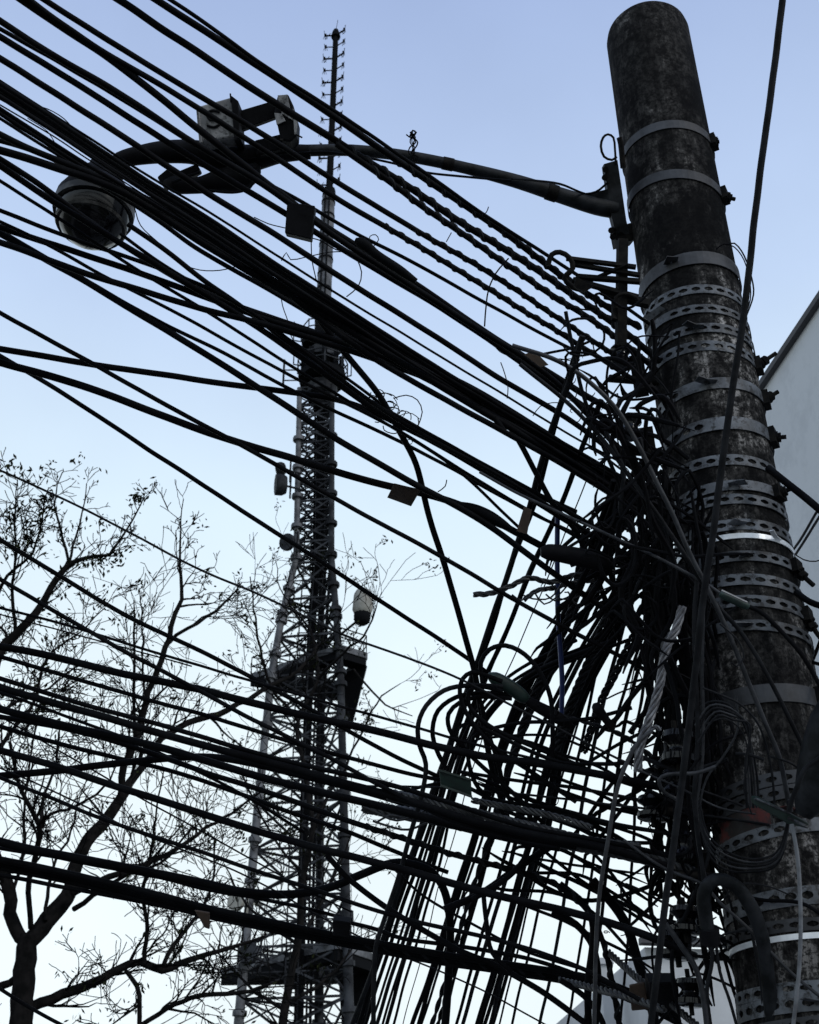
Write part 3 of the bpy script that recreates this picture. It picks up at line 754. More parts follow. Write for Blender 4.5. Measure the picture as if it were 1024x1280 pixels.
# housing / lamp body
DH = 4.35
lamp = empty('street_lamp', P(300, 200, DH), 'dark lamp head with a curved neck at the left end of the pipe arm', 'lamp')
def pxprism(pts, d, th, name, m, parent, bev=0):
    mb = MB(); mb.prism([P(a, b, d) for a, b in pts], M @ Vector((0, 0, -th)))
    o = sub(mb, name, m, parent, False)
    bv = o.modifiers.new('bevel', 'BEVEL'); bv.width = bev or .006; bv.segments = 2
    return o
mb = MB(); q = cr_spline([(388., 190., 9.), (350., 192., 12.), (310., 198., 17.), (270., 196., 17.), (240., 190., 15.), (205., 190., 14.), (175., 194., 12.), (150., 200., 10.), (144., 206., 8.)], 8)
mb.tube([P(a, b, DH) for a, b, c_ in q], [c_ * DH / F for a, b, c_ in q], 14); sub(mb, 'neck', 'dark', lamp)
mb = MB(); q = cr_spline([(205., 228., 3.), (218., 230., 11.), (245., 232., 10.), (275., 226., 14.), (300., 222., 17.), (316., 214., 12.), (322., 206., 5.)], 6)
mb.tube([P(a, b, DH - .05) for a, b, c_ in q], [c_ * DH / F for a, b, c_ in q], 14); sub(mb, 'lamp_head', 'dark', lamp)
pxprism([(196, 221), (212, 208), (222, 214), (246, 204), (250, 212), (226, 226), (204, 234)], DH - .02, .06, 'hinge', 'dark', lamp)
hang([(320, 222), (312, 235), (296, 240), (278, 240), (262, 238)], DH - .08, 4, 'black', lamp, 'lead')
hang([(250, 215), (230, 222), (215, 228)], DH - .1, 4, 'black', lamp, 'lead')
# box with a swirl mark
eq = empty('equipment_box', P(268, 152, DH - .12), 'pale weathered equipment box with a dark S shaped mark above the lamp', 'box')
pxprism([(247, 133), (290, 121), (294, 171), (252, 177)], DH - .16, .11, 'case', 'box', eq)
pxprism([(289, 119), (298, 126), (300, 172), (293, 176)], DH - .17, .13, 'side_flange', 'dark', eq, .003)
pxprism([(245, 135), (249, 134), (253, 178), (249, 179)], DH - .165, .12, 'side_flange', 'box', eq, .003)
mb = MB(); mb.tube([P(a, b, DH - .163) for a, b, in cr_spline([(275., 140.), (266., 138.), (259., 142.), (262., 149.), (272., 151.), (275., 155.), (268., 159.), (259., 157.)], 3)], .0045, 6)
sub(mb, 'swirl_mark', 'dark', eq)
mb = MB(); mb.tube([P(289, 128, DH - .16), P(288, 117, DH - .16)], .003, 5); sub(mb, 'pin', 'iron', eq)
br = empty('antenna_unit', P(355, 150, DH - .1), 'tilted wedge shaped unit on a drilled bar right of the pale box', 'antenna')
pxprism([(297, 139), (344, 125), (348, 145), (300, 163)], DH - .1, .03, 'bar', 'dark', br, .002)
pxprism([(347, 119), (360, 117), (367, 132), (372, 150), (371, 170), (363, 177), (351, 175), (343, 140)], DH - .15, .10, 'case', 'dark', br)
pxprism([(347, 119), (359, 118), (366, 150), (352, 142)], DH - .156, .006, 'face_plate', 'box', br, .001)
pxprism([(343, 141), (352, 142), (357, 151), (346, 156)], DH - .158, .006, 'sticker', 'box', br, .001)
pxprism([(366, 134), (372, 150), (371, 168), (368, 168)], DH - .154, .004, 'side_strip', 'box', br, .001)
pxprism([(318, 175), (360, 165), (366, 182), (320, 195)], DH - .08, .06, 'foot', 'dark', br)
mb = MB(); mb.tube([P(370, 168, DH - .16), P(378, 172, DH - .16)], .003, 5); mb.tube([P(352, 174, DH - .16), P(352, 188, DH - .12)], .006, 6); sub(mb, 'pin', 'iron', br)
# dome camera
dc = P(118, 262, 4.0); dome = empty('dome_camera', dc, 'smoked dome security camera hanging below the lamp neck', 'security camera')
Rd = 49 * 4.0 / F; up = Vector((0.05, 0, 1))
mb = MB(); mb.lathe(dc, up, [(-.005, Rd * .93), (.0, Rd), (.03, Rd * 1.0), (.05, Rd * .93), (.075, Rd * .85), (.10, Rd * .6), (.12, Rd * .42), (.2, Rd * .38)], 36)
sub(mb, 'housing', 'dark', dome)
mb = MB(); mb.lathe(dc, up, [(-.022, Rd * .99), (-.022, Rd * 1.015), (.006, Rd * 1.02), (.006, Rd * .99)], 36); sub(mb, 'trim_ring', 'housing', dome)
mb = MB(); prof = [(-.0 - Rd * .92 * math.sin(a), Rd * .93 * math.cos(a)) for a in [j * math.pi / 2 / 9 * .98 for j in range(10)]]
mb.lathe(dc - Vector((0, 0, .018)), up, prof[::-1], 36); sub(mb, 'dome', 'glass', dome)
mb = MB(); mb.lathe(dc - Vector((0, 0, .02)), up, [(-Rd * .45, Rd * .79), (-Rd * .45, Rd * .86), (-Rd * .38, Rd * .90), (-Rd * .38, Rd * .82)], 36); sub(mb, 'inner_ring', 'housing', dome)
mb = MB(); q = [(150., 206., 13.), (140., 214., 18.), (128., 222., 24.), (122., 230., 28.)]
mb.tube([P(a, b, 4.1) for a, b, c_ in q], [c_ * 4.1 / F for a, b, c_ in q], 18); sub(mb, 'mount', 'dark', dome)
for a0_, a1_ in ((200, 232), (245, 275), (300, 335)):
    pass

# ------------------------------------------------------------------ cables
NM = {'n': 0}
SZ = lambda wd: 'hair thin' if wd < 2 else 'thin' if wd < 4.2 else 'medium' if wd < 6.6 else 'thick' if wd < 9 else 'very thick'
ORD = ['first', 'second', 'third', 'fourth', 'fifth', 'sixth', 'seventh', 'eighth', 'ninth', 'tenth', 'eleventh', 'twelfth', 'thirteenth', 'fourteenth', 'fifteenth', 'sixteenth', 'seventeenth', 'eighteenth', 'nineteenth', 'twentieth', 'twenty-first', 'twenty-second', 'twenty-third', 'twenty-fourth', 'twenty-fifth', 'twenty-sixth', 'twenty-seventh', 'twenty-eighth', 'twenty-ninth', 'thirtieth', 'thirty-first', 'thirty-second', 'thirty-third', 'thirty-fourth', 'thirty-fifth', 'thirty-sixth', 'thirty-seventh', 'thirty-eighth', 'thirty-ninth', 'fortieth', 'forty-first', 'forty-second', 'forty-third', 'forty-fourth', 'forty-fifth', 'forty-sixth', 'forty-seventh', 'forty-eighth', 'forty-ninth', 'fiftieth']
REG = []          # (object, start x, start y, width, kind)
def cable(pts, wd, dl, dr=None, m='black', style='plain', label=None, grp=None, lash_from=0.0, wob=.35, sides=8, dz=None, pitch=24, name='cable', n=3):
    """pts run from the far/left end to the pole end; dl depth at the first point, dr at the last"""
    if dr is None: dr = pole_depth(pts[-1][0], pts[-1][1], POLE_D - .12)
    if dz is None and wd > 2.4 and m == 'black': wd *= 1.17
    dj = random.uniform(-.09, .09) if dz is None else dz
    dl += dj; dr += dj * .6
    path = path3(pts, dl, dr, 10, wob, 26 if (label is None and len(pts) > 6 and pts[0][1] < 1040) else 5 if (grp or '').startswith('steep') else 0); dm = 2 / (1 / dl + 1 / dr) ; r = wd / 2 * dm / F
    def beyond(p): return p[0] <= 0 or p[1] <= 0 or p[1] >= 1280 or p[0] >= 1024
    if beyond(pts[0]) and style != 'twist' or (grp or '').startswith('steep'):
        v_ = (path[0] - path[2]).normalized(); path = [path[0] + v_ * q_ for q_ in (3.0, 2.0, 1.0, .4)] + path
    if beyond(pts[-1]) and style != 'twist':
        v_ = (path[-1] - path[-3]).normalized(); path = path + [path[-1] + v_ * q_ for q_ in (.3, .8, 1.5)]
    if (grp or '').startswith('steep'):
        path = [p + RT * (.011 * noise.noise(Vector((i_ * .11, wd + dl * 9, 0)))) for i_, p in enumerate(path)]
    if style == 'plain':
        mb = MB(); mb.tube(path, r, sides); o = mb.build(name, MT[m], None, True, path[0])
    elif style == 'lash':          # a cable with a second one wound round it from lash_from onwards
        mb = MB(); mb.tube(path, r * .8, sides); o = mb.build(name, MT[m], None, True, path[0])
        i0 = int(len(path) * lash_from); sub_ = path[i0:]
        if len(sub_) > 3:
            h = helix(sub_, r * .62, pitch * dm / F, random.random() * 6); mb = MB(); mb.tube(h, r * .55, 6); sub(mb, 'wound_strand', 'black2' if m == 'black' else m, o)
    else:                          # 'twist': n equal strands laid round each other, each strand a part
        o = bpy.data.objects.new(name, None); COL.objects.link(o); o.location = path[0]; o.empty_display_size = .05
        rr = r * (.52 if n == 2 else .46 if n == 3 else .36)
        for q in range(n):
            h = helix(path, r - rr, pitch * dm / F, 2 * math.pi * q / n); mb = MB(); mb.tube(h, rr, 6); sub(mb, 'strand', m, o)
    tag(o, label, 'cable', grp)
    REG.append((o, pts, wd, label)); return o
# --- upper fan from the top edge and the upper left edge
C = cable
C([(190, -4), (256, 39), (338, 92), (420, 147), (490, 197), (530, 222), (580, 256), (640, 297), (690, 336), (740, 372), (800, 410)], 9, 3.55, style='lash', lash_from=.5)
C([(207, -4), (256, 28), (300, 60), (340, 90), (420, 139), (500, 195), (530, 214), (600, 266), (660, 303), (700, 330), (760, 368), (812, 405)], 4.2, 3.5)
C([(143, -4), (200, 34), (256, 71), (340, 127), (430, 182), (475, 212), (520, 238), (560, 268), (605, 297), (660, 328), (720, 372), (780, 412), (825, 452)], 9.5, 3.5, style='lash', lash_from=.42)
C([(420, 180), (460, 208), (512, 245), (545, 272), (575, 288), (600, 308), (650, 342), (700, 376), (760, 412), (820, 462)], 8, 3.8, style='lash', lash_from=.1)
C([(50, -4), (128, 46), (256, 124), (330, 168), (370, 194), (430, 234), (470, 257), (512, 283), (550, 306), (590, 327), (650, 365), (700, 400), (750, 432), (810, 470)], 7.5, 3.3, style='lash', lash_from=.62)
C([(32, -4), (90, 40), (140, 72), (200, 105), (256, 140), (300, 169), (350, 200), (400, 235), (443, 262), (480, 283), (512, 299), (560, 331), (610, 360), (660, 392), (720, 428), (770, 460), (815, 490)], 7.5, 3.3, style='lash', lash_from=.6)
C([(22, -4), (80, 36), (140, 74), (200, 122), (256, 168), (310, 210), (360, 250), (400, 280), (450, 310), (512, 350), (560, 383), (610, 418), (670, 455), (740, 500), (800, 530)], 7.5, 3.3)
C([(0, 26), (70, 72), (140, 110), (200, 150), (256, 188), (316, 221), (350, 245), (400, 282), (446, 315), (512, 355), (590, 407), (660, 450), (700, 480), (745, 530), (790, 580)], 6.5, 3.2)
C([(0, 36), (70, 76), (140, 116), (200, 154), (252, 186), (320, 222), (386, 256), (430, 285), (512, 325), (600, 375), (655, 405), (700, 430), (722, 440)], 4.2, 3.2)
C([(0, 46), (100, 107), (200, 172), (250, 203), (300, 233), (340, 257), (396, 291), (446, 323), (512, 361), (587, 407), (625, 435), (690, 480), (740, 515), (790, 550)], 6.5, 3.2)
C([(0, 73), (100, 136), (170, 181), (230, 222), (281, 256), (330, 283), (400, 330), (450, 362), (512, 400), (560, 430), (607, 462), (640, 484), (700, 515), (760, 560), (810, 600)], 6.5, 3.1)
C([(0, 101), (60, 140), (140, 190), (195, 227), (256, 261), (350, 322), (416, 364), (512, 422), (587, 468), (620, 487), (690, 530), (740, 560), (800, 590)], 2.6, 3.1)
# main fat bundle
for off, wd in ((-8.5, 4.6), (-3, 6), (2.6, 5.2), (8, 4.8)):
    C([(0, 113 + off), (60, 151 + off * .95), (140, 205 + off * .9), (200, 243 + off * .9), (256, 277 + off * .9), (340, 334 + off * .85), (420, 385 + off * .9), (512, 445 + off * .9), (600, 500 + off), (680, 548 + off * .9), (760, 594 + off), (830, 640 + off)], wd, 3.0, style='lash' if off == -2.5 else 'plain', lash_from=.5)
C([(0, 124), (60, 158), (120, 200), (180, 240), (256, 291), (330, 343), (420, 398), (500, 444)], 2, 3.05, 3.6)
C([(0, 131), (70, 172), (130, 212), (200, 256), (256, 293), (330, 345), (400, 388)], 1.8, 3.05, 3.5)
for off, wd in ((-5, 4.2), (0.5, 4.6), (6.5, 3.2)):
    C([(0, 141 + off), (60, 180 + off), (120, 218 + off), (170, 247 + off), (256, 300 + off), (300, 328 + off), (380, 377 + off), (440, 413 + off), (512, 456 + off * .8), (560, 482 + off), (620, 518 + off), (690, 556 + off * .9), (760, 600 + off), (830, 650 + off)], wd, 3.1)
C([(350, 352), (376, 372), (396, 396), (430, 440), (473, 493), (500, 540), (520, 580), (535, 640), (560, 720), (580, 790), (592, 835), (600, 880), (615, 960), (640, 1040)], 6.5, 3.6, 3.9, label='medium cable breaking from the fat bundle and dropping steeply left of the loops')
C([(620, 512), (645, 545), (672, 595), (695, 635), (720, 665), (745, 720), (775, 800)], 6, 3.6, 3.7, label='medium cable leaving the fat bundle below its split sleeve and dropping to the splice')
# --- second fan passing the dome camera
C([(0, 168), (50, 193), (110, 214), (160, 236), (220, 268), (262, 296), (330, 340), (400, 400), (470, 450), (540, 490), (640, 545), (720, 590), (800, 640)], 6.5, 3.2, 3.7)
C([(0, 176), (40, 186), (80, 205), (120, 228), (180, 262), (230, 300), (256, 318), (330, 358), (400, 400), (470, 442), (540, 478), (620, 520), (690, 560), (760, 606)], 5, 3.2, 3.6)
C([(0, 188), (50, 202), (100, 220), (150, 235), (190, 262), (256, 306), (340, 356), (420, 402), (500, 452), (580, 500), (680, 560), (760, 612)], 8, 3.2, 3.7)
C([(0, 199), (40, 222), (75, 250), (130, 290), (190, 330), (240, 360), (300, 385), (340, 396), (420, 425), (512, 450), (580, 478), (650, 520), (720, 565), (790, 610)], 6, 3.2)
C([(0, 207), (60, 248), (120, 285), (190, 328), (240, 358), (300, 395), (340, 420), (400, 463), (440, 492), (475, 517), (520, 540), (600, 585), (660, 622), (720, 658), (790, 700)], 6.5, 3.2)
C([(0, 226), (50, 258), (90, 283), (130, 311), (185, 346), (256, 387), (330, 436), (400, 480), (450, 510), (512, 547), (570, 583), (600, 612), (640, 652), (665, 675)], 3.6, 3.2, 3.8)
C([(0, 263), (45, 281), (100, 302), (150, 318), (200, 335), (256, 358), (300, 380), (330, 400), (360, 425), (420, 468), (460, 500), (500, 528), (560, 560), (640, 603), (720, 655), (800, 705), (880, 740)], 4.5, 3.3)
C([(0, 277), (30, 291), (75, 312), (125, 345), (170, 364), (256, 411), (330, 452), (400, 489), (450, 512), (512, 546), (580, 590), (650, 632), (720, 670), (780, 710)], 3.6, 3.3)
C([(0, 284), (60, 304), (130, 326), (200, 350), (256, 371), (320, 395), (400, 419), (460, 439), (512, 459), (570, 485), (640, 525), (720, 580), (800, 640)], 6.5, 3.3)
C([(0, 292), (50, 320), (100, 347), (150, 378), (200, 408), (256, 442), (310, 476), (370, 515), (420, 549), (480, 583), (520, 607), (560, 626), (600, 648), (650, 685), (700, 722), (760, 765), (820, 800)], 7, 3.3)
C([(0, 288), (60, 323), (120, 357), (180, 393), (256, 429), (310, 457), (360, 486), (420, 515), (480, 542), (540, 572), (600, 605), (660, 640), (730, 672)], 4, 3.35)
C([(0, 303), (50, 320), (90, 337), (150, 355), (200, 370), (256, 388), (300, 397), (370, 417), (430, 436), (512, 464), (580, 492), (650, 530), (740, 590), (820, 650)], 6.5, 3.3)
C([(150, 292), (200, 328), (256, 362), (330, 404), (400, 450), (450, 485), (490, 515)], 3.6, 3.5, 3.8, label='thin cable emerging under the dome camera and ending at the curled wire knot')
C([(160, 280), (200, 308), (256, 351), (300, 382), (350, 420), (410, 470), (465, 503), (520, 534), (600, 578), (690, 628), (780, 680), (870, 730)], 5.5, 3.5, label='medium cable emerging right of the dome camera toward the curled wire knot')
# crossing cables in the open sky
C([(0, 391), (120, 457), (220, 513), (270, 540), (300, 555), (380, 601), (470, 652), (512, 673), (560, 700), (620, 736), (700, 782), (760, 812), (830, 850)], 5, 3.5)
C([(0, 436), (60, 446), (120, 457), (200, 467), (256, 477), (310, 483), (360, 490), (430, 499), (470, 515), (500, 532), (560, 560), (640, 604), (720, 640)], 6.5, 3.4)
C([(0, 445), (30, 462), (80, 492), (160, 545), (240, 597), (300, 637), (360, 675), (420, 714), (500, 768), (560, 805), (612, 843)], 5, 3.5, 3.8)
C([(0, 453), (60, 469), (128, 490), (200, 519), (290, 551), (370, 574), (440, 596), (487, 609), (520, 614), (560, 624), (590, 636), (640, 662), (690, 690)], 8, 3.4, 3.75)
C([(0, 588), (100, 633), (200, 686), (260, 718), (310, 736), (400, 780), (440, 800), (500, 818), (575, 848), (640, 882), (720, 922), (800, 962), (870, 985), (940, 1012)], 3.2, 3.6, m='black2')
C([(0, 675), (60, 710), (100, 736), (180, 782), (250, 812), (320, 850), (400, 893), (440, 917), (506, 952), (550, 972)], 5, 3.6, 3.8)
C([(0, 724), (70, 765), (130, 800), (200, 838), (250, 862), (300, 893), (370, 925), (430, 957), (506, 998), (560, 1025), (640, 1045), (720, 1060)], 5, 3.6)
C([(0, 760), (100, 785), (160, 806), (250, 832), (310, 850), (380, 870), (450, 890), (506, 905), (560, 921), (620, 938), (700, 955), (800, 985)], 3.2, 3.6)
C([(0, 768), (90, 792), (150, 808), (240, 833)], 2, 3.6, 3.7)
# --- lower band across the trees
C([(0, 808), (60, 818), (120, 835), (200, 852), (250, 861), (320, 880), (400, 899), (460, 911), (506, 922), (560, 938), (620, 948), (700, 958), (780, 975), (860, 990)], 8.5, 3.7)
C([(0, 821), (60, 838), (130, 859), (200, 879), (256, 893), (330, 917), (400, 938), (450, 950), (506, 967), (550, 975)], 4.8, 3.7, 3.8)
C([(0, 848), (60, 867), (120, 885), (180, 901), (230, 914), (300, 936), (380, 957), (430, 967), (506, 985), (580, 1010), (660, 1035), (760, 1052), (840, 1070)], 5.5, 3.7)
C([(0, 859), (60, 877), (120, 893), (190, 914), (256, 932), (320, 949), (400, 970), (460, 987), (520, 1003), (600, 1030), (680, 1046), (760, 1060), (840, 1085)], 8.5, 3.7)
C([(0, 866), (50, 882), (90, 900), (140, 915), (190, 936), (240, 960), (290, 985), (340, 1015), (380, 1040)], 3.5, 3.8, 3.9)
C([(0, 886), (60, 902), (110, 914), (170, 926), (256, 950), (330, 973), (400, 990), (470, 1006), (540, 1024), (620, 1045), (700, 1060)], 8.5, 3.7)
C([(0, 896), (70, 908), (140, 925), (200, 945), (256, 966), (330, 988), (390, 1010), (440, 1028), (500, 1046), (560, 1067), (640, 1087), (690, 1100), (725, 1122), (748, 1150), (760, 1200), (770, 1250), (775, 1290)], 7.5, 3.8, 3.5, style='lash', lash_from=.5)
C([(0, 908), (60, 926), (130, 944), (190, 957), (256, 976), (320, 1000), (380, 1022), (440, 1040), (500, 1068), (560, 1090)], 5, 3.8, 4)
C([(0, 895), (60, 930), (120, 965), (180, 1000), (256, 1041), (330, 1083), (400, 1122), (440, 1140)], 2.2, 3.9, 4)
C([(0, 970), (60, 965), (120, 957), (200, 949), (256, 943), (320, 955), (400, 975), (470, 992), (540, 1015)], 8, 3.9, 3.9)
C([(0, 938), (50, 952), (100, 967), (150, 985), (200, 1000), (256, 1018), (310, 1036), (370, 1053), (430, 1068), (480, 1081), (543, 1097), (601, 1115), (657, 1127), (740, 1147), (800, 1165), (860, 1190)], 8, 3.8)
C([(0, 972), (60, 996), (120, 1021), (180, 1042), (250, 1064), (300, 1082), (380, 1108), (440, 1128), (500, 1148), (580, 1165), (660, 1185), (740, 1215), (800, 1250)], 4.5, 3.8)
C([(0, 960), (60, 985), (120, 1015), (180, 1045), (250, 1070), (320, 1100), (390, 1140), (450, 1172), (520, 1202), (600, 1235), (680, 1280)], 2.2, 3.9, 3.9, m='black2')
C([(0, 1052), (50, 1064), (110, 1075), (170, 1087), (250, 1103), (300, 1114), (360, 1118), (410, 1110), (450, 1094), (490, 1079), (515, 1080), (540, 1090), (556, 1115), (562, 1150), (562, 1200), (556, 1290)], 9, 3.8, 3.9, m='black')
C([(0, 1060), (60, 1070), (120, 1082), (200, 1097), (260, 1112), (330, 1124), (400, 1140), (440, 1150)], 4, 3.85, 4)
for off, wd in ((-5, 7), (1, 7), (6, 5)):
    C([(0, 1079 + off), (60, 1091 + off), (130, 1107 + off), (200, 1124 + off), (256, 1139 + off), (320, 1153 + off), (400, 1170 + off * .9), (480, 1185 + off * .9), (560, 1199 + off), (640, 1211 + off), (740, 1228 + off), (800, 1250 + off), (850, 1275 + off)], wd, 3.8, 3.7, style='lash' if off == 1 else 'plain', lash_from=.55)
C([(0, 1094), (80, 1109), (160, 1124), (220, 1136), (260, 1143)], 4.5, 3.8, 3.9)
C([(0, 1236), (30, 1255), (60, 1272), (90, 1288)], 4, 3.8, 3.9)
# lower right continuations
C([(408, 1068), (425, 1087), (440, 1102), (484, 1135), (528, 1162), (572, 1187), (616, 1205), (660, 1229), (704, 1258), (740, 1285)], 6.5, 3.9, 3.6, label='medium cable starting beside the tower leg and sloping to the bottom edge')
C([(436, 1153), (470, 1162), (504, 1173), (550, 1180), (620, 1190), (700, 1210), (780, 1245)], 4.5, 3.9, 3.6, label='medium cable leaving the small black box in front of the tower')
C([(486, 1080), (530, 1120), (600, 1160), (660, 1190), (740, 1215)], 3, 3.9, 3.7, label='thin cable branching below the arching hose')
C([(568, 975), (620, 1000), (690, 1010), (760, 1028), (850, 1045)], 4.5, 3.8, label='medium cable leaving the right end of the green tag toward the pole')
C([(440, 982), (560, 985), (700, 998), (800, 1010), (900, 1022), (962, 1031)], 3, 3.8, 3.2, m='black2', label='thin straight cable running level across the tangle to the green connector')
C([(575, 965), (640, 975), (720, 985), (800, 1000), (860, 1010)], 4, 3.8, label='medium cable running level just above the green tag')
C([(500, 992), (520, 985), (545, 980), (552, 978)], 4, 3.8, 3.8, label='short black lead entering the left end of the green tag')
# heavy ropes of wound strand
C([(455, 1008), (490, 1014), (540, 1022), (600, 1035), (680, 1048), (750, 1060), (820, 1075), (870, 1095)], 19, 3.7, m='dstrand', style='twist', n=6, pitch=60, label='fat rope of wound strands running into the pole under the green tag')
C([(480, 990), (540, 1003), (600, 1018), (660, 1032), (730, 1050), (800, 1060)], 13, 3.65, m='dstrand', style='twist', n=5, pitch=42, label='wound strand rope lying just above the fattest rope')
C([(592, 743), (612, 742), (640, 732), (660, 722), (690, 728), (715, 720), (745, 718), (790, 712)], 8, 3.7, m='dstrand', style='twist', n=3, pitch=38, label='frayed twisted rope end poking out left below the black splice')
C([(655, 750), (672, 738), (690, 736), (720, 728), (750, 725)], 7, 3.7, m='dstrand', style='twist', n=3, pitch=30, label='short twisted rope curling under the frayed rope end')
C([(700, 895), (740, 905), (780, 920), (820, 950)], 7, 3.6, m='black2', style='twist', n=2, pitch=30, label='twisted pair between the green splice and the pale grip')
C([(590, 1000), (640, 1010), (690, 1020), (740, 1035)], 9, 3.6, m='dstrand', style='twist', n=4, pitch=34, label='short twisted rope right of the green tag')
C([(760, 1190), (800, 1225), (840, 1255), (880, 1290)], 10, 3.5, m='dstrand', style='twist', n=4, pitch=30, label='twisted rope sloping to the bottom edge beside the insulators')
C([(700, 1225), (740, 1235), (790, 1248), (830, 1262)], 10, 3.6, m='dstrand', style='twist', n=3, pitch=30, label='twisted rope in the lowest bundle left of the pole')
for q in range(7):                # frayed ends
    x, y = 452 + random.gauss(0, 8) + q * 5, 1012 + random.gauss(0, 8)
    C([(x - 4, y + random.uniform(-14, 8)), (x + 14, y - 2 + random.gauss(0, 4)), (x + 40, y + 8 + random.gauss(0, 3)), (x + 75, 1020 + random.gauss(0, 4))], 3, 3.7, 3.68, m='dstrand', label='frayed strand off the end of the fat wound rope, %s from the left' % ORD[q], grp='frayed strands of the fat rope')
for q in range(6):
    x = 640 + q * 14
    C([(x, 738 + random.gauss(0, 5)), (x + 12, 752 + random.gauss(0, 4)), (x + 34, 742 + random.gauss(0, 4)), (x + 52, 722 + random.gauss(0, 5))], 2.2, 3.68, 3.68, m='dstrand', label='loose strand looping beneath the frayed rope end', grp='loose strands under the frayed rope')
# grips
C([(853, 758), (846, 785), (838, 800), (830, 820), (826, 850), (818, 880), (810, 905), (800, 935), (797, 965)], 12, 3.28, 3.2, m='strand', style='twist', n=5, pitch=70, label='pale spiral wire grip hanging beside the pole')
C([(833, 790), (830, 805), (832, 822)], 8, 3.26, 3.26, m='strand', style='twist', n=3, pitch=40, label='pale frayed tuft at the top of the spiral grip')
C([(826, 912), (818, 908), (812, 916)], 6, 3.2, 3.2, m='strand', style='twist', n=3, pitch=20, label='pale wound collar at the bend of the spiral grip')
C([(815, 914), (800, 925), (785, 950), (772, 985), (762, 1040), (752, 1100), (746, 1160), (743, 1290)], 5.5, 3.15, 3.0, m='grey', label='grey cable hanging from the pale grip straight down to the bottom edge')
C([(832, 925), (833, 938), (828, 950), (820, 960)], 6, 3.3, 3.3, m='grey', label='short grey bend of cable right of the pale grip')
# --- steep cables falling away to the bottom edge
xs = [441, 447, 456, 463, 470, 478, 484, 491, 504, 517, 522, 527, 541, 547, 553, 571, 579, 597, 602, 607, 612, 618, 624, 640, 677, 711, 733, 778]
wd_ = [7.5, 7, 6, 4, 6, 4, 6, 4, 1.5, 7, 7, 4, 8, 8, 4, 5, 6, 7, 7, 6, 7, 6, 3, 4, 5, 4, 5, 4]
def lerpmap(v, T):
    for (a, b), (c, d) in zip(T, T[1:]):
        if v <= c: return b + (d - b) * (v - a) / (c - a)
    return T[-1][1]
M900 = [(430, 570), (447, 575), (456, 584), (478, 592), (491, 602), (504, 611), (517, 638), (527, 648), (541, 655), (553, 662), (571, 682), (586, 692), (597, 704), (624, 722), (640, 733), (677, 750), (711, 772), (778, 805)]
M740 = [(565, 623), (576, 627), (584, 648), (592, 652), (603, 676), (611, 679), (638, 722), (648, 734), (662, 748), (682, 768), (705, 786), (733, 800), (805, 830)]
for i, (xb, wd) in enumerate(zip(xs, wd_)):
    x9 = lerpmap(xb, M900) + random.uniform(-2, 2); x7 = lerpmap(x9, M740) + random.uniform(-2, 2)
    xm = xb + (x9 - xb) * .5 + random.uniform(-2.5, 2.5)
    ptsx = [(xb - 3, 1290), (xm, 1090), (x9, 900)]
    if i in (0, 1): ptsx += [(x7, 750), (660 + i * 3, 640), (688 + i * 3, 545), (712, 470), (728, 420)]
    elif i in (2, 4): ptsx += [(x7, 750), (688, 660), (722, 575), (752, 500)]
    elif i == 8: ptsx += [(678, 740), (706, 668), (733, 600)]
    elif xb < 560 and i > 8: ptsx += [(x7, 740), (x7 + 32, 650), (x7 + 48, 600)]
    elif i in (3, 5, 6, 7): ptsx[-1] = (x9 - 6, 920); ptsx += [(x9 + 26 + i * 5, 850), (x9 + 100 + i * 12, 800)]
    elif xb < 630: ptsx += [(x7, 740), (x7 + 14, 690)]
    else: ptsx[-1] = (x9 - 4, 920); ptsx += [(x9 + 16, 840), (x9 + 38 + random.uniform(-8, 12), 760), (x9 + 52 + random.uniform(-20, 20), 680 + random.uniform(-40, 40))]
    C(ptsx, wd, 5.2 + random.uniform(-.2, .2), 3.85 + random.uniform(-.2, .1), m='black' if i % 4 else 'black2', dz=0, style='twist' if wd >= 8 else 'plain', n=2, pitch=70,
      label='%s steep cable, %s from the left along the bottom edge' % (SZ(wd), ORD[i]), grp='steep cables falling to the bottom edge')
# thick dark strips that hang down between the steep cables (wound pairs)
for i, (pt_, wd, lb) in enumerate([
    ([(733, 660), (715, 760), (690, 820), (668, 870), (640, 950)], 12, 'fat rough rope between the blue cable and the open sky'),
    ([(790, 700), (760, 770), (735, 830), (715, 880), (690, 950)], 13, 'fat rough rope just right of the blue cable'),
    ([(800, 780), (775, 830), (750, 880), (730, 940)], 11, 'short rough rope right of the two fat rough ropes')]):
    C(pt_, wd, 3.8, 3.95, m='black2', style='twist', n=4, pitch=46, label=lb)
C([(697, 640), (697, 740), (699, 790), (703, 850), (702, 895)], 6.5, 3.7, 3.75, m='blue', label='navy blue cable hanging straight down among the black ones')
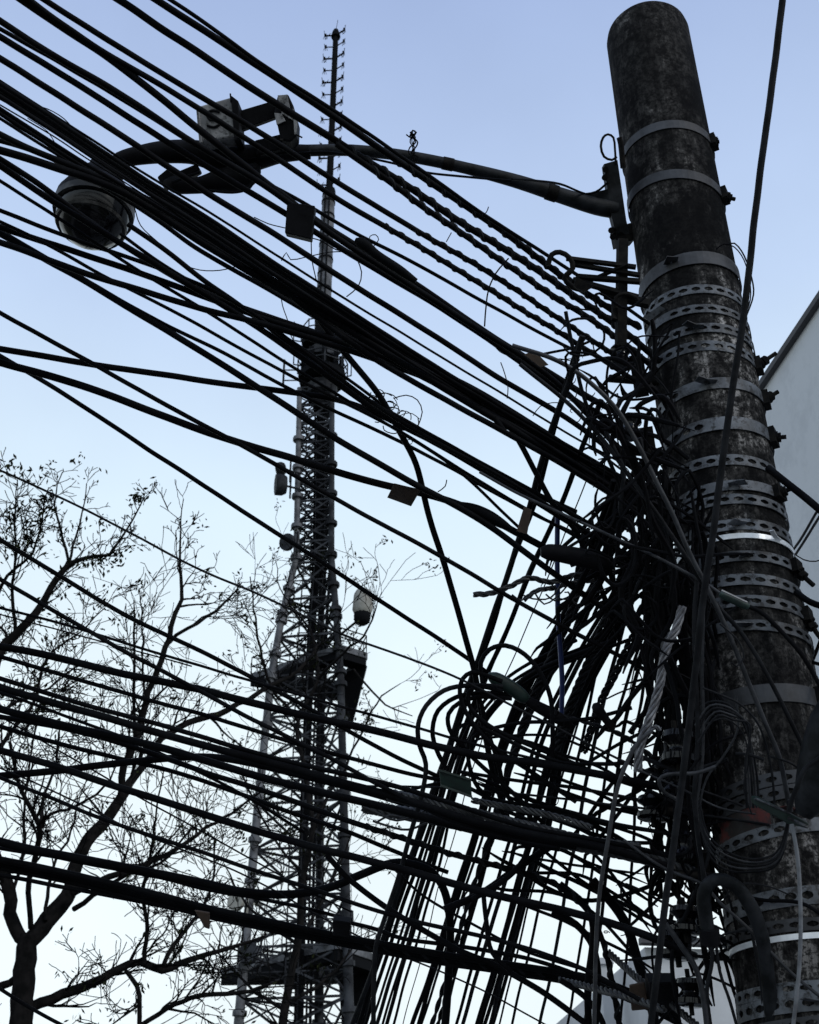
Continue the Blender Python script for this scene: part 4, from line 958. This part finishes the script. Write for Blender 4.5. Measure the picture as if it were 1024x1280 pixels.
# --- loops beside the splices
loops = [
    ([(628, 852), (605, 843), (590, 840), (578, 849), (575, 868), (588, 900), (620, 935), (660, 962), (720, 1002)], 4, 'cable loop nearest the left end of the green splice'),
    ([(628, 858), (580, 857), (555, 863), (533, 882), (523, 905), (524, 930), (532, 955), (528, 990), (513, 1042), (497, 1100), (480, 1150), (469, 1190), (467, 1290)], 5, 'grey cable curling out of the splice and hanging down to the bottom edge'),
    ([(640, 868), (600, 866), (570, 872), (548, 888), (541, 912), (545, 935), (558, 962)], 4, 'middle loop of the three wide loops left of the splice'),
    ([(640, 873), (600, 871), (575, 878), (561, 892), (562, 912), (575, 930), (605, 960), (640, 990), (680, 1030)], 4, 'inner loop of the three wide loops left of the splice'),
    ([(628, 864), (600, 858), (587, 864), (586, 880), (598, 897), (625, 915), (700, 947), (770, 978)], 4, 'tight cable loop under the green splice'),
    ([(603, 852), (601, 828), (612, 812), (632, 807), (656, 818), (676, 842), (688, 872), (691, 902), (690, 960)], 4, 'tall round cable arch above the green splice'),
    ([(590, 940), (592, 922), (612, 912), (650, 904), (690, 902), (740, 898), (790, 885)], 3.4, 'thin cable bending level beneath the green splice'),
    ([(585, 930), (586, 955), (598, 985), (625, 1010), (640, 1050)], 3.6, 'thin cable drooping below the loops'),
    ([(602, 880), (608, 910), (622, 950), (632, 990), (645, 1010)], 4, 'cable dropping straight out of the loops'),
    ([(660, 1010), (665, 1040), (655, 1075), (630, 1100), (600, 1118), (590, 1125)], 5, 'blunt cable end hooking back below the fat rope'),
    ([(700, 1050), (640, 1090), (600, 1118), (555, 1137)], 6, 'loose blunt cable end pointing left under the fat rope'),
    ([(604, 1110), (608, 1150), (615, 1190), (640, 1215)], 4, 'cable hanging between the fat rope and the lowest bundle'),
    ([(690, 1140), (720, 1155), (742, 1185), (748, 1240), (744, 1290)], 6, 'cable bending down through the open gap left of the insulators'),
    ([(700, 1105), (730, 1130), (742, 1160), (735, 1230), (736, 1290)], 6, 'cable dropping from the lash joint toward the bottom edge'),
    ([(700, 1225), (730, 1245), (750, 1270), (758, 1295)], 5, 'cable curving off the lowest bundle'),
    ([(740, 1100), (780, 1150), (800, 1210), (815, 1260), (820, 1290)], 8, 'thick cable bowing left of the insulators'),
]
for pt_, wd, lb in loops:
    C(pt_, wd * 1.3, 3.6, 3.55, m='black' if 'grey' not in lb else 'black2', label=lb.replace('grey cable', 'long dark cable'))
# --- in front of the pole
C([(979, -5), (962, 130), (946, 250), (931, 385), (912, 510), (895, 640), (879, 750), (868, 850), (856, 950), (843, 1050), (832, 1130), (822, 1210), (813, 1290)], 9, 3.0, 2.9, m='black2', dz=0, label='thick black cable dropping from the top edge across the front of the pole')
C([(640, 432), (690, 448), (730, 472), (768, 508), (800, 560), (822, 605), (842, 645), (866, 700), (881, 728), (908, 785), (930, 840), (955, 900), (975, 950), (988, 1015)], 6, 3.25, 3.1, m='grey', dz=0, label='grey cable sweeping down across the pole face to its right side')
C([(650, 455), (705, 500), (750, 545), (790, 600), (820, 640), (860, 700), (894, 753), (926, 790), (957, 840), (985, 895), (1012, 950)], 5.5, 3.3, 3.1, m='black2', dz=0, label='black cable slanting across the pole face right of the grey one')
C([(600, 590), (650, 618), (700, 641), (760, 668), (824, 698), (880, 728), (905, 745)], 4, 3.5, 3.15, m='grey', dz=0, label='grey lead running into the small green connector')
C([(930, 756), (950, 765), (980, 792), (1000, 815), (1030, 865)], 6, 3.15, 3.05, m='black', dz=0, label='black cable leaving the small green connector to the right')
C([(872, 720), (868, 780), (871, 860), (872, 940), (868, 1000), (875, 1060), (880, 1100)], 6, 3.2, 3.1, m='black2', dz=0, label='first of the upright cables hugging the pole')
C([(880, 740), (877, 830), (879, 900), (877, 960), (870, 1010), (874, 1060), (884, 1110)], 5.5, 3.2, 3.1, m='grey', dz=0, label='grey upright cable hugging the pole into the bent hose')
C([(796, 962), (850, 985), (900, 1010), (945, 1018)], 2.6, 3.2, 3.1, m='grey', dz=0, label='hair fine grey lead slanting to the lower green connector')
C([(780, 1050), (830, 1085), (880, 1106), (900, 1128), (940, 1165), (985, 1212), (1030, 1250)], 4, 3.3, 2.95, m='grey', dz=0, label='thin grey cable slanting over the bent hose')
C([(990, 1030), (998, 1080), (1001, 1140), (1000, 1200), (991, 1290)], 5, 2.95, 2.9, m='pale', dz=0, label='pale grey cable hanging down the right side of the pole')
C([(832, 1155), (850, 1180), (870, 1210), (880, 1250), (885, 1290)], 7, 3.1, 3.05, m='grey', dz=0, label='grey cable curving from the insulators to the bottom edge')
C([(905, 1060), (925, 1115), (950, 1125), (1000, 1128), (1030, 1145)], 4, 3.2, 3.0, m='black', label='black cable lying over the lower perforated band')
C([(932, 1165), (938, 1200), (944, 1290)], 4, 3.2, 3.1, m='black', label='left of two thin cables under the bent hose')
C([(940, 1165), (950, 1220), (956, 1290)], 4, 3.2, 3.1, m='black2', label='right of two thin cables under the bent hose')
# bent hose
mb = MB(); q = cr_spline([(886., 1170., 8.5), (882., 1145., 9.), (880., 1120., 9.), (886., 1105., 8.5), (900., 1099., 8.), (920., 1108., 8.5), (938., 1132., 9.), (951., 1165., 9.), (958., 1205., 9.), (968., 1300., 9.5)], 7)
mb.tube([P(a, b, 3.05) for a, b, c_ in q], [c_ * 3.05 / F for a, b, c_ in q], 16)
o = mb.build('hose', MT['pipe'], None, True, P(886, 1166, 3.05)); tag(o, 'thick bent grey hose hooked over on the lower pole', 'hose')
mb = MB(); a = P(886, 1160, 3.05); b = P(888, 1174, 3.05); mb.lathe(a, b - a, [(0, .026), (.04, .024)], 16); sub(mb, 'end_cap', 'dark', o)
for q in range(5):
    C([(868 + q, 900 + q * 7), (885 + q * 3, 878 + q * 4), (910 + q * 2, 880 + q * 5), (930 + q * 2, 905), (944 - q * 3, 955), (950 - q * 4, 1010)], 3, 3.12 + .01 * q, 3.1, m='grey' if q % 2 else 'black2', label='cable of the coil arching above the red tape, %s from the outside' % ORD[q], grp='coil above the red tape')
for q in range(5):
    C([(874, 1000 + q * 6), (884, 1040 + q * 6), (905, 1062 + q * 6), (940, 1074 + q * 4), (970, 1066 + q * 4), (984, 1030 + q * 4), (986, 1000)], 2.6, 3.05 + .01 * q, 3.05, m='grey' if q % 2 else 'black2', label='thin cable of the slack coil below the red tape, %s from the top' % ORD[q], grp='slack coil on the pole')
for q, (pw, wq, lb) in enumerate([
    ([(878, 860), (900, 868), (925, 880), (948, 905), (962, 950), (968, 1000), (966, 1020)], 3, 'thin black cable bowing over the pole face beside the long green connector'),
    ([(884, 905), (905, 898), (928, 915), (936, 950), (930, 985), (940, 1018)], 2, 'hair thin wire twisting down the bare concrete inside the coil'),
    ([(900, 780), (922, 800), (930, 822), (921, 833), (915, 828)], 2.2, 'small hooked wire below the lowest upper band'),
    ([(920, 942), (938, 944), (955, 950)], 4, 'short black bar clip across the bare concrete'),
    ([(960, 945), (985, 952), (1004, 962), (1018, 960)], 3, 'bright edged wire stub near the grey splice box'),
    ([(905, 1125), (915, 1110), (930, 1104), (960, 1108), (990, 1120)], 2, 'hair thin wire over the perforated band above the bent hose'),
    ([(890, 1180), (905, 1168), (925, 1164), (945, 1162)], 3, 'thin cable leaving the hose mouth to the right'),
    ([(888, 1172), (890, 1200), (884, 1240), (890, 1295)], 5, 'cable hanging out of the hose mouth'),
    ([(894, 1172), (900, 1215), (912, 1250), (925, 1295)], 4, 'second cable hanging out of the hose mouth')]):
    C(pw, wq, 3.12, 3.08, m='black2', dz=0, label=lb)
C([(920, 870), (922, 912), (905, 945), (885, 970), (876, 1000), (874, 1040)], 3, 3.1, 3.1, m='grey', label='thin grey lead bowing over the bare concrete')
C([(848, 1000), (830, 990), (824, 975), (835, 968), (870, 966), (895, 958)], 5, 3.15, 3.1, m='grey', label='grey cable stub curling left of the pole')
# right of the pole
C([(960, 585), (985, 605), (1010, 625), (1034, 645)], 8, 3.7, 3.5, label='thick cable leaving the right side of the pole in front of the grey wall')
C([(988, 692), (1000, 675), (1014, 652), (1030, 625)], 3.4, 3.9, 3.6, m='grey', label='left of a grey pair of leads right of the pole')
C([(994, 694), (1006, 676), (1020, 653), (1034, 632)], 3.4, 3.9, 3.6, m='grey', label='right of a grey pair of leads right of the pole')
C([(990, 690), (1005, 700), (1020, 702), (1034, 697)], 1.6, 3.8, 3.6, label='hair thin lead dipping right of the pole')
C([(1000, 818), (1018, 828), (1034, 832)], 4, 3.7, 3.5, label='short cable crossing the gap right of the pole')
C([(1012, 835), (1020, 815), (1030, 790)], 4, 3.7, 3.5, label='short steep cable crossing the gap right of the pole')
C([(995, 740), (1012, 752), (1034, 760)], 7, 3.5, 3.4, label='thick bent cable stub right of the pole')
C([(908, 306), (918, 304), (930, 320), (940, 348), (942, 368), (932, 398)], 2, 3.7, 3.6, label='thin wire bowing off the right side of the pole')
C([(895, 312), (905, 305), (918, 309), (930, 325), (937, 350), (938, 375), (930, 398)], 1.6, 3.7, 3.6, label='thinner wire bowing just inside the other')
# curly loose wires
curly = [
    ([(168, 258), (176, 282), (200, 305), (225, 328), (250, 338), (275, 338), (297, 332)], 1.4, 'hair thin wire sagging right of the dome camera'),
    ([(40, 131), (60, 136), (80, 148), (95, 165), (106, 175)], 1.4, 'hair thin wire arching above the fat bundle at left'),
    ([(35, 148), (60, 165), (70, 180), (85, 195), (88, 207)], 1.2, 'hair thin wire below the fat bundle at left'),
    ([(389, 296), (390, 325), (396, 352)], 1.5, 'short wire hanging from the black box'),
    ([(389, 297), (400, 300), (420, 312), (445, 318)], 1.5, 'wire leading right from the black box'),
    ([(446, 323), (452, 340), (448, 358), (433, 371)], 1.6, 'wire hook curving below the black box'),
    ([(352, 326), (358, 316), (363, 325), (380, 322), (396, 318), (412, 315), (440, 315)], 1.4, 'kinked wire crossing the tower mast'),
    ([(318, 272), (335, 280), (357, 285)], 1.4, 'wire leading left from the black box'),
    ([(462, 303), (463, 295), (470, 293), (474, 299), (468, 307)], 1.3, 'tiny curl of wire above the capped bundle'),
    ([(350, 362), (353, 382), (360, 402), (364, 420), (370, 430)], 1.3, 'wire dropping from the fat bundle left of the tower'),
    ([(606, 408), (608, 385), (611, 362), (620, 342), (636, 323)], 2, 'curved wire linking two lashed cables'),
    ([(626, 453), (631, 468), (635, 485), (634, 498)], 1.4, 'stray wire tip above the fat bundle'),
    ([(492, 498), (508, 494), (522, 500), (528, 515), (523, 532)], 1.5, 'wire arch right of the curled wire knot'),
    ([(547, 615), (556, 608), (558, 600)], 1.5, 'stray wire tip right of the brown tag'),
    ([(600, 270), (608, 266), (611, 259)], 1.3, 'stray wire tip on the upper cable'),
    ([(558, 302), (564, 290)], 1.3, 'stray wire prick below the arm'),
    ([(690, 372), (700, 380), (720, 386), (745, 388)], 2, 'knobbed wire left of the insulator bracket'),
    ([(666, 520), (675, 508), (690, 503), (700, 503)], 1.3, 'wire arching over the cables left of the tangle'),
    ([(690, 450), (700, 449), (722, 453), (725, 450), (715, 449), (695, 451)], 1.4, 'flat wire loop left of the tangle'),
    ([(618, 432), (625, 440), (635, 445), (650, 450)], 1.4, 'wire slack under the lashed cable'),
    ([(660, 446), (690, 440), (715, 435), (740, 425)], 3, 'stiff wire from the upper brown tag to the tangle'),
]
for pt_, wd, lb in curly: C(pt_, wd, 3.7, 3.7, label=lb, wob=.6, sides=5)
for q in range(16):             # knot of curled wire
    cx, cy = random.uniform(462, 515), 0; cy = 495 + (cx - 462) * .75 + random.gauss(0, 7); rr = random.uniform(4, 13)
    a0 = random.uniform(0, 6.28); sw = random.uniform(3, 6.5)
    C([(cx + rr * (1 + .3 * math.sin(a * 2)) * math.cos(a0 + a), cy + rr * .8 * math.sin(a0 + a)) for a in [sw * j / 7 for j in range(8)]], 1.4, 3.7, 3.7, wob=1, sides=4,
      label='curl of thin wire in the knot beside the tower', grp='curled wire knot')
for q in range(22):
    cx, cy = random.choice([(720, 500), (735, 480), (740, 520), (700, 745), (715, 640), (745, 585), (690, 1110), (665, 1005), (700, 890), (760, 1150)]); cx += random.gauss(0, 14); cy += random.gauss(0, 14); rr = random.uniform(3, 11)
    a0 = random.uniform(0, 6.28); sw = random.uniform(2, 6)
    C([(cx + rr * math.cos(a0 + a), cy + rr * .8 * math.sin(a0 + a) + a * 2) for a in [sw * j / 7 for j in range(8)]], 1.3, 3.55, 3.55, wob=1, sides=4,
      label='curl of thin tie wire in the tangle by the pole', grp='tie wire curls in the tangle')

# --- the tangle beside the pole
def pleft(y): return 789 + (y - 289) * .142
TL, TG = 'short black cable tangled among its neighbours beside the concrete pole', 'tangled cables beside the pole'
STF = MB(); TC = {'n': 0}
ZN = [(560, 'beside the top bands'), (760, 'beside the middle bands'), (960, 'beside the pale grip'), (1120, 'level with the red tape'), (1400, 'down by the insulators')]
def tangle(pts, wd, m=None, d=None):
    d_ = d or random.uniform(3.2, 3.75)
    TC['n'] += 1
    if wd < 5 or TC['n'] % 4:
        if len(pts) != 8 and random.random() < .6:        # let the free end hook away
            (xa, ya), (xb_, yb) = pts[0], pts[1]; q_ = random.uniform(10, 26)
            pts = [(xa - q_ * .6 + random.gauss(0, 6), ya + q_ + random.gauss(0, 8)), (xa - q_ * .5, ya + q_ * .35)] + list(pts)
        pp = path3(pts, d_, d_ + random.uniform(-.15, .1), 9, 1.4); N_ = len(pp); r_0 = wd * 1.1 / 2 * d_ / F
        STF.tube(pp, [r_0 * min(1, .22 + 5.5 * min(k_ + .3, N_ - .7 - k_) / N_) for k_ in range(N_)], 6); return
    my = sum(p[1] for p in pts) / len(pts); hgt = abs(pts[0][1] - pts[-1][1]); wid = abs(pts[0][0] - pts[-1][0]) + 1
    kind = 'looped' if len(pts) == 8 else 'upright' if hgt > 2 * wid else 'slanting' if hgt > .6 * wid else 'level'
    zn = [t for y, t in ZN if my < y][0]
    TL = '%s %s black cable tangled with others %s of the pole' % (SZ(wd), kind, zn) if 'bands' in zn else '%s %s black cable tangled beside the pole %s' % (SZ(wd), kind, zn)
    C(pts, wd, d_, d_ + random.uniform(-.15, .1), m=m or random.choice(('black', 'black', 'black2')), dz=0, label=TL, grp=TG, sides=6, wob=1.2)
for q in range(24):            # uprights
    y0 = random.uniform(380, 1000); y1 = min(1300, y0 + random.uniform(150, 420)); k_ = 0 if y0 > 600 else 1
    o0 = random.uniform(-95, 0) * (.6 + .4 * k_) + 6; o1 = random.uniform(-90, 10)
    n = 4; pts_ = []
    for j in range(n + 1):
        t = j / n; y = y0 + (y1 - y0) * t; pts_.append((pleft(y) + o0 + (o1 - o0) * t + random.gauss(0, 12), y))
    tangle(pts_, random.choice((3, 4, 5, 5, 6, 7)))
for q in range(46):            # sideways bits swinging into the pole
    y0 = random.uniform(370, 1240); L = random.uniform(40, 130); sl_ = random.uniform(.1, .9)
    x1 = pleft(y0) + random.uniform(5, 45); x0 = x1 - L
    pts_ = [(x0, y0 - L * sl_ * .5), ((x0 + x1) / 2, y0 + random.gauss(0, 14)), (x1, y0 + random.uniform(-10, 40))]
    tangle(pts_, random.choice((2.5, 3, 4, 5, 6)))
for q in range(44):            # loops
    y0 = random.uniform(420, 1250); cx = pleft(y0) + random.uniform(-85, 5); rx, ry = random.uniform(10, 28), random.uniform(16, 46); a0 = random.uniform(0, 6.28); sw = random.uniform(3, 5.8)
    tangle([(cx + rx * math.cos(a0 + sw * j / 7), y0 + ry * math.sin(a0 + sw * j / 7)) for j in range(8)], random.choice((3, 4, 5, 6)))
for q in range(18):            # dense core hugging the pole
    y0 = random.uniform(520, 1020); y1 = y0 + random.uniform(180, 300)
    ox = random.uniform(-38, 22); n = 4
    tangle([(pleft(y0 + (y1 - y0) * j / n) + ox + random.gauss(0, 9), y0 + (y1 - y0) * j / n) for j in range(n + 1)], random.choice((6, 7, 8, 10)), d=random.uniform(3.35, 3.6))
for q in range(26):            # fans linking the steep cables to the core
    y0 = random.uniform(560, 1180); x1 = pleft(y0) + random.uniform(-30, 10); L = random.uniform(60, 170); s_ = random.uniform(.4, 1.6)
    tangle([(x1 - L * .9, y0 + L * s_ * .9), (x1 - L * .4, y0 + L * s_ * .35 + random.gauss(0, 8)), (x1, y0)], random.choice((3, 4, 5, 6)), d=random.uniform(3.5, 3.8))
for q in range(22):            # shallow ones arriving from the left into the lower core
    y0 = random.uniform(900, 1120); x0 = random.uniform(570, 680); x1 = random.uniform(800, 870)
    tangle([(x0, y0), ((x0 + x1) / 2, y0 + random.uniform(0, 70)), (x1, y0 + random.uniform(20, 120))], random.choice((3, 4, 4, 5)), d=random.uniform(3.5, 3.8))

for q in range(60):            # small wires filling the heart of the tangle
    y0 = random.uniform(420, 1240); x0 = pleft(y0) + random.uniform(-75, 25); L = random.uniform(25, 80); a0 = random.uniform(0, 3.14)
    tangle([(x0 + L * (t - 1) * math.cos(a0) + random.gauss(0, 6), y0 + L * (t - 1) * math.sin(a0) + random.gauss(0, 6)) for t in (0, 1, 2)], random.choice((1.5, 2, 3, 4)))
for q in range(32):
    y0 = random.uniform(560, 1000); ox = random.uniform(-30, 40); L = random.uniform(90, 240)
    tangle([(pleft(y0 + L * t / 3) + ox + random.gauss(0, 8), y0 + L * t / 3) for t in range(4)], random.choice((4.5, 4.8, 4.9)), d=random.uniform(3.35, 3.62))
o = STF.build('cable_tangle', MT['black'], None, True, P(800, 800, 3.6)); tag(o, 'dense black tangle of small cables and wires hugging the left side of the pole', 'cable tangle', None, 'stuff')
# ------------------------------------------------------------------ tags, boxes, splices, insulators
def plate(pts, d, th, name, m, label, cat, grp=None, bev=.003, d2=None):
    ds = d2 or [d] * len(pts); mb = MB(); W = [P(a, b, q) for (a, b), q in zip(pts, ds)]; mb.prism(W, M @ Vector((0, 0, -th)))
    o = mb.build(name, MT[m], None, False, W[0]); bv = o.modifiers.new('bevel', 'BEVEL'); bv.width = bev; bv.segments = 2
    return tag(o, label, cat, grp)
plate([(493, 604), (526, 612), (514, 633), (484, 622)], 3.62, .004, 'cable_tag', 'brown', 'brown tag hanging from a thick cable left of centre', 'tag', 'brown cable tags', .0008, [3.6, 3.6, 3.68, 3.68])
plate([(655, 443), (668, 438), (686, 456), (676, 459)], 3.66, .004, 'cable_tag', 'brown', 'folded brown tag caught under the lashed cable near the insulator bracket', 'tag', 'brown cable tags', .0008)
plate([(655, 634), (665, 637), (659, 668), (646, 664)], 3.5, .004, 'cable_tag', 'brown', 'upright brown tag wrapped on a steep cable above the black splice', 'tag', 'brown cable tags', .0008)
o = plate([(549, 963), (589, 975), (590, 996), (551, 982)], 3.55, .012, 'cable_tag', 'green', 'dark green plastic tag clipped across the lower cables', 'tag', None, .002)
mb = MB()
for a, b in (((549, 963), (589, 975)), ((551, 982), (590, 996))): mb.bar(P(*a, 3.545), P(*b, 3.545), .006)
sub(mb, 'rim', 'green', o, False)
plate([(359, 252), (394, 257), (389, 299), (356, 291)], 3.5, .05, 'junction_box', 'dark', 'black square junction box hanging in front of the tower mast', 'box')
plate([(416, 1150), (438, 1153), (437, 1172), (416, 1170)], 3.7, .05, 'junction_box', 'dark', 'small black box clipped on the lowest bundle by the tower leg', 'box')
plate([(243, 1138), (262, 1141), (262, 1162), (256, 1160)], 3.75, .01, 'cable_tag', 'brown', 'folded tag hanging under the lowest bundle over the tree', 'tag', 'brown cable tags')
plate([(787, 1232), (806, 1228), (812, 1262), (790, 1264)], 3.3, .01, 'cable_tag', 'brown', 'brown scrap tag on the twisted rope low beside the insulators', 'tag', 'brown cable tags')
def capsule(pts, d, name, m, label, cat, d1=None):
    q = cr_spline([tuple(map(float, p)) for p in pts], 5); mb = MB(); n_ = len(q)
    mb.tube([P(a, b, d + ((d1 or d) - d) * i / n_) for i, (a, b, c_) in enumerate(q)], [c_ * d / F for a, b, c_ in q], 14)
    o = mb.build(name, MT[m], None, True, P(pts[0][0], pts[0][1], d)); return tag(o, label, cat)
o = capsule([(610, 843, 3), (617, 847, 8), (630, 854, 9), (645, 864, 9), (655, 872, 8), (662, 876, 4)], 3.6, 'splice_closure', 'green', 'dark green splice sleeve with cable loops on its left', 'splice')
capsule([(655, 872, 5), (670, 882, 7), (690, 893, 8), (705, 902, 7), (716, 910, 4)], 3.6, 'splice_closure', 'dark', 'black taped joint continuing right of the green splice', 'splice')
capsule([(676, 690, 6), (684, 690, 10), (700, 692, 11), (730, 698, 12), (752, 704, 11), (765, 708, 5)], 3.55, 'splice_closure', 'dark', 'fat black splice cylinder above the frayed rope end', 'splice')
capsule([(444, 300, 3), (450, 303, 7), (458, 308, 7), (470, 318, 6), (500, 338, 6), (520, 352, 4)], 3.55, 'cable_sleeve', 'black', 'capped black sleeve on the bundle right of the tower mast', 'sleeve')
capsule([(618, 520, 3), (622, 528, 4), (632, 540, 3), (640, 548, 1.2)], 3.55, 'cable_sleeve', 'black', 'split end of sleeve under the fat bundle', 'sleeve')
capsule([(566, 628, 2), (590, 636, 7), (610, 645, 8), (628, 655, 6), (640, 662, 3)], 3.6, 'cable_sleeve', 'black', 'swollen taped joint right of the brown tag', 'sleeve')
capsule([(741, 882, 3), (745, 884, 7), (752, 892, 6), (758, 900, 5), (766, 910, 5)], 3.5, 'cable_end_cap', 'dark', 'knobbed black cap poking up from the tangle', 'cap')
o = capsule([(900, 742, 3), (904, 744, 5), (918, 750, 5.5), (932, 757, 5), (936, 759, 3)], 3.08, 'connector', 'green', 'small green connector lying across the upper bands', 'connector')
sub_ = MB(); sub_.bar(P(902, 738, 3.06), P(934, 753, 3.06), .004); sub(sub_, 'rib', 'pale', o, False)
plate([(943, 998), (950, 998), (990, 1018), (1012, 1030), (1010, 1036), (985, 1030), (943, 1006)], 2.98, .03, 'connector', 'green', 'long dark green connector beside the red tape', 'connector')
mb = MB(); mb.bar(P(944, 998, 2.975), P(988, 1017, 2.975), .004); mb.bar(P(985, 1022, 2.975), P(1010, 1034, 2.975), .006)
o = mb.build('connector_strap', MT['band'], None, False, P(944, 998, 2.975)); tag(o, 'thin metal strip along the long green connector', 'strap')
# grey closure at the right edge
cl = empty('splice_closure', P(1030, 980, 2.9), 'large grey splice box leaning in at the right edge', 'splice')
mb = MB(); q = [(1070, 880, 40), (1052, 915, 42), (1030, 965, 34), (1012, 1003, 20), (1004, 1020, 10)]
q = cr_spline([tuple(map(float, t)) for t in q], 8); mb.tube([P(a, b, 2.95) for a, b, c_ in q], [c_ * 2.9 / F for a, b, c_ in q], 20); sub(mb, 'body', 'pipe', cl)
mb = MB(); q = cr_spline([(1040., 935.), (1022., 950.), (1006., 962.), (996., 985.), (990., 1000.), (986., 1015.)], 6); mb.tube([P(a, b, 2.8) for a, b in q], .006, 8); sub(mb, 'seam_cable', 'black2', cl)
# insulators low beside the pole
def insulator(px, py, wpx, hpx, d, label):
    c = P(px, py, d); s_ = d / F; W = wpx / 2 * s_; H = hpx * s_; mb = MB()
    mb.lathe(c - Vector((0, 0, H / 2)), Vector((.12, 0, 1)), [(0, W * .7), (H * .06, W), (H * .24, W), (H * .36, W * .62), (H * .5, W * .55), (H * .62, W * .7), (H * .74, W), (H * .92, W * .95), (H, W * .6)], 22)
    o = mb.build('insulator', MT['glass'], None, True, c); tag(o, label, 'insulator', 'spool insulators beside the pole')
    mb = MB(); mb.tube([c - Vector((0, 0, H * .8)), c + Vector((0, 0, H * .8))], W * .16, 8); sub(mb, 'pin', 'iron', o)
    return o
insulator(856, 1150, 42, 34, 3.2, 'round black spool insulator just left of the bent hose')
insulator(846, 1182, 48, 32, 3.25, 'round black spool insulator below the one by the hose')
insulator(862, 1240, 38, 34, 3.2, 'round black spool insulator near the bottom edge')
insulator(846, 935, 44, 44, 3.3, 'big round black insulator left of the bare concrete')
insulator(776, 345, 12, 22, 3.9, 'small spool insulator in the upper bracket')
insulator(815, 1010, 40, 30, 3.4, 'round black insulator under the pale grip')
plate([(812, 1228), (848, 1228), (850, 1262), (814, 1264)], 3.25, .07, 'junction_box', 'dark', 'black square box low beside the insulators', 'box')
# upper rack: hook and steel arms
rk = empty('insulator_bracket', P(790, 345, 3.75), 'black iron bracket with a hooked arm holding the upper cables to the pole', 'bracket')
hang([(685, 332), (690, 318), (700, 315), (712, 322), (716, 335), (706, 348), (718, 360), (728, 362)], 3.8, 7, 'iron', rk, 'hook', 8)
for a, b, wd in (((708, 323), (795, 334), 5), ((714, 330), (800, 344), 5), ((722, 346), (800, 352), 6), ((716, 350), (798, 372), 6), ((735, 352), (785, 330), 4), ((778, 300), (776, 430), 12), ((756, 368), (812, 380), 9), ((768, 372), (768, 400), 6)):
    mb = MB(); mb.bar(P(*a, 3.85), P(*b, 3.8), wd * 3.8 / F); sub(mb, 'arm', 'iron', rk, False)
hang([(770, 385), (770, 372), (780, 367), (795, 372), (800, 380)], 3.75, 5, 'iron', rk, 'hook', 8)
mb = MB(); mb.prism([P(804, 396, 3.52), P(825, 382, 3.5), P(832, 386, 3.5), P(812, 401, 3.52)], M @ Vector((0, 0, -.006))); sub(mb, 'strap_end', 'band', rk, False)
mb = MB(); mb.prism([P(720, 345, 3.75), P(742, 358, 3.75), P(730, 365, 3.75), P(718, 358, 3.75)], M @ Vector((0, 0, -.02))); sub(mb, 'gusset', 'iron', rk, False)
# two more black racks down the side
for i, (cx, cy) in enumerate(((800, 470), (812, 560), (835, 650), (850, 760), (858, 860), (868, 1010), (880, 1090))):
    r2 = empty('insulator_bracket', P(cx, cy, pole_depth(cx, cy, POLE_D - .1)), ['black iron bracket buried in the tangle, %s down the left side of the pole' % ORD[i + 1]][0], 'bracket', 'brackets down the pole')
    d = pole_depth(cx, cy, POLE_D - .1)
    mb = MB(); mb.bar(P(cx - 5, cy - 26, d), P(cx + 3, cy + 26, d), 17 * d / F, .03); sub(mb, 'plate', 'iron', r2, False)
    mb = MB(); mb.tube([P(cx - 38, cy + 3, d - .05), P(cx + 25, cy + 8, d)], .014, 8); sub(mb, 'bolt', 'iron', r2)
    mb = MB(); mb.lathe(P(cx - 24, cy - 14, d - .04), Vector((.1, 0, 1)), [(0, .03), (.012, .038), (.03, .026), (.045, .026), (.062, .038), (.075, .03)], 16); sub(mb, 'spool', 'glass', r2)

# ------------------------------------------------------------------ labels for the street cables, by where they enter
zones = [(-10, 240, 'cable at the left edge above the dome camera, %s down'), (240, 560, 'cable at the left edge below the dome camera, %s down'),
         (560, 840, 'cable at the left edge over the tree crowns, %s down'), (840, 1020, 'cable at the left edge in the crowded middle band, %s down'), (1020, 1300, 'cable at the left edge before the tree trunk, %s down')]
left = [(pts[0][1], o, wd) for o, pts, wd, lb in REG if lb is None and pts[0][0] <= 0]
for a, b, txt in zones:
    for i, (y, o, wd) in enumerate(sorted([l for l in left if a <= l[0] < b], key=lambda l: l[0])):
        o['label'] = SZ(wd) + ' black ' + txt % ORD[i]; o['group'] = 'overhead cables running to the pole'
top = sorted([(pts[0][0], o, wd) for o, pts, wd, lb in REG if lb is None and pts[0][0] > 0 and pts[0][1] < 5], key=lambda l: l[0])
for i, (x, o, wd) in enumerate(top):
    o['label'] = SZ(wd) + ' black cable crossing the top edge, %s from the left' % ORD[i]; o['group'] = 'overhead cables running to the pole'
for o, pts, wd, lb in REG:
    if 'label' not in o: o['label'] = 'lashed black cable beginning where the pipe arm crosses the upper cables'; o['group'] = 'overhead cables running to the pole'
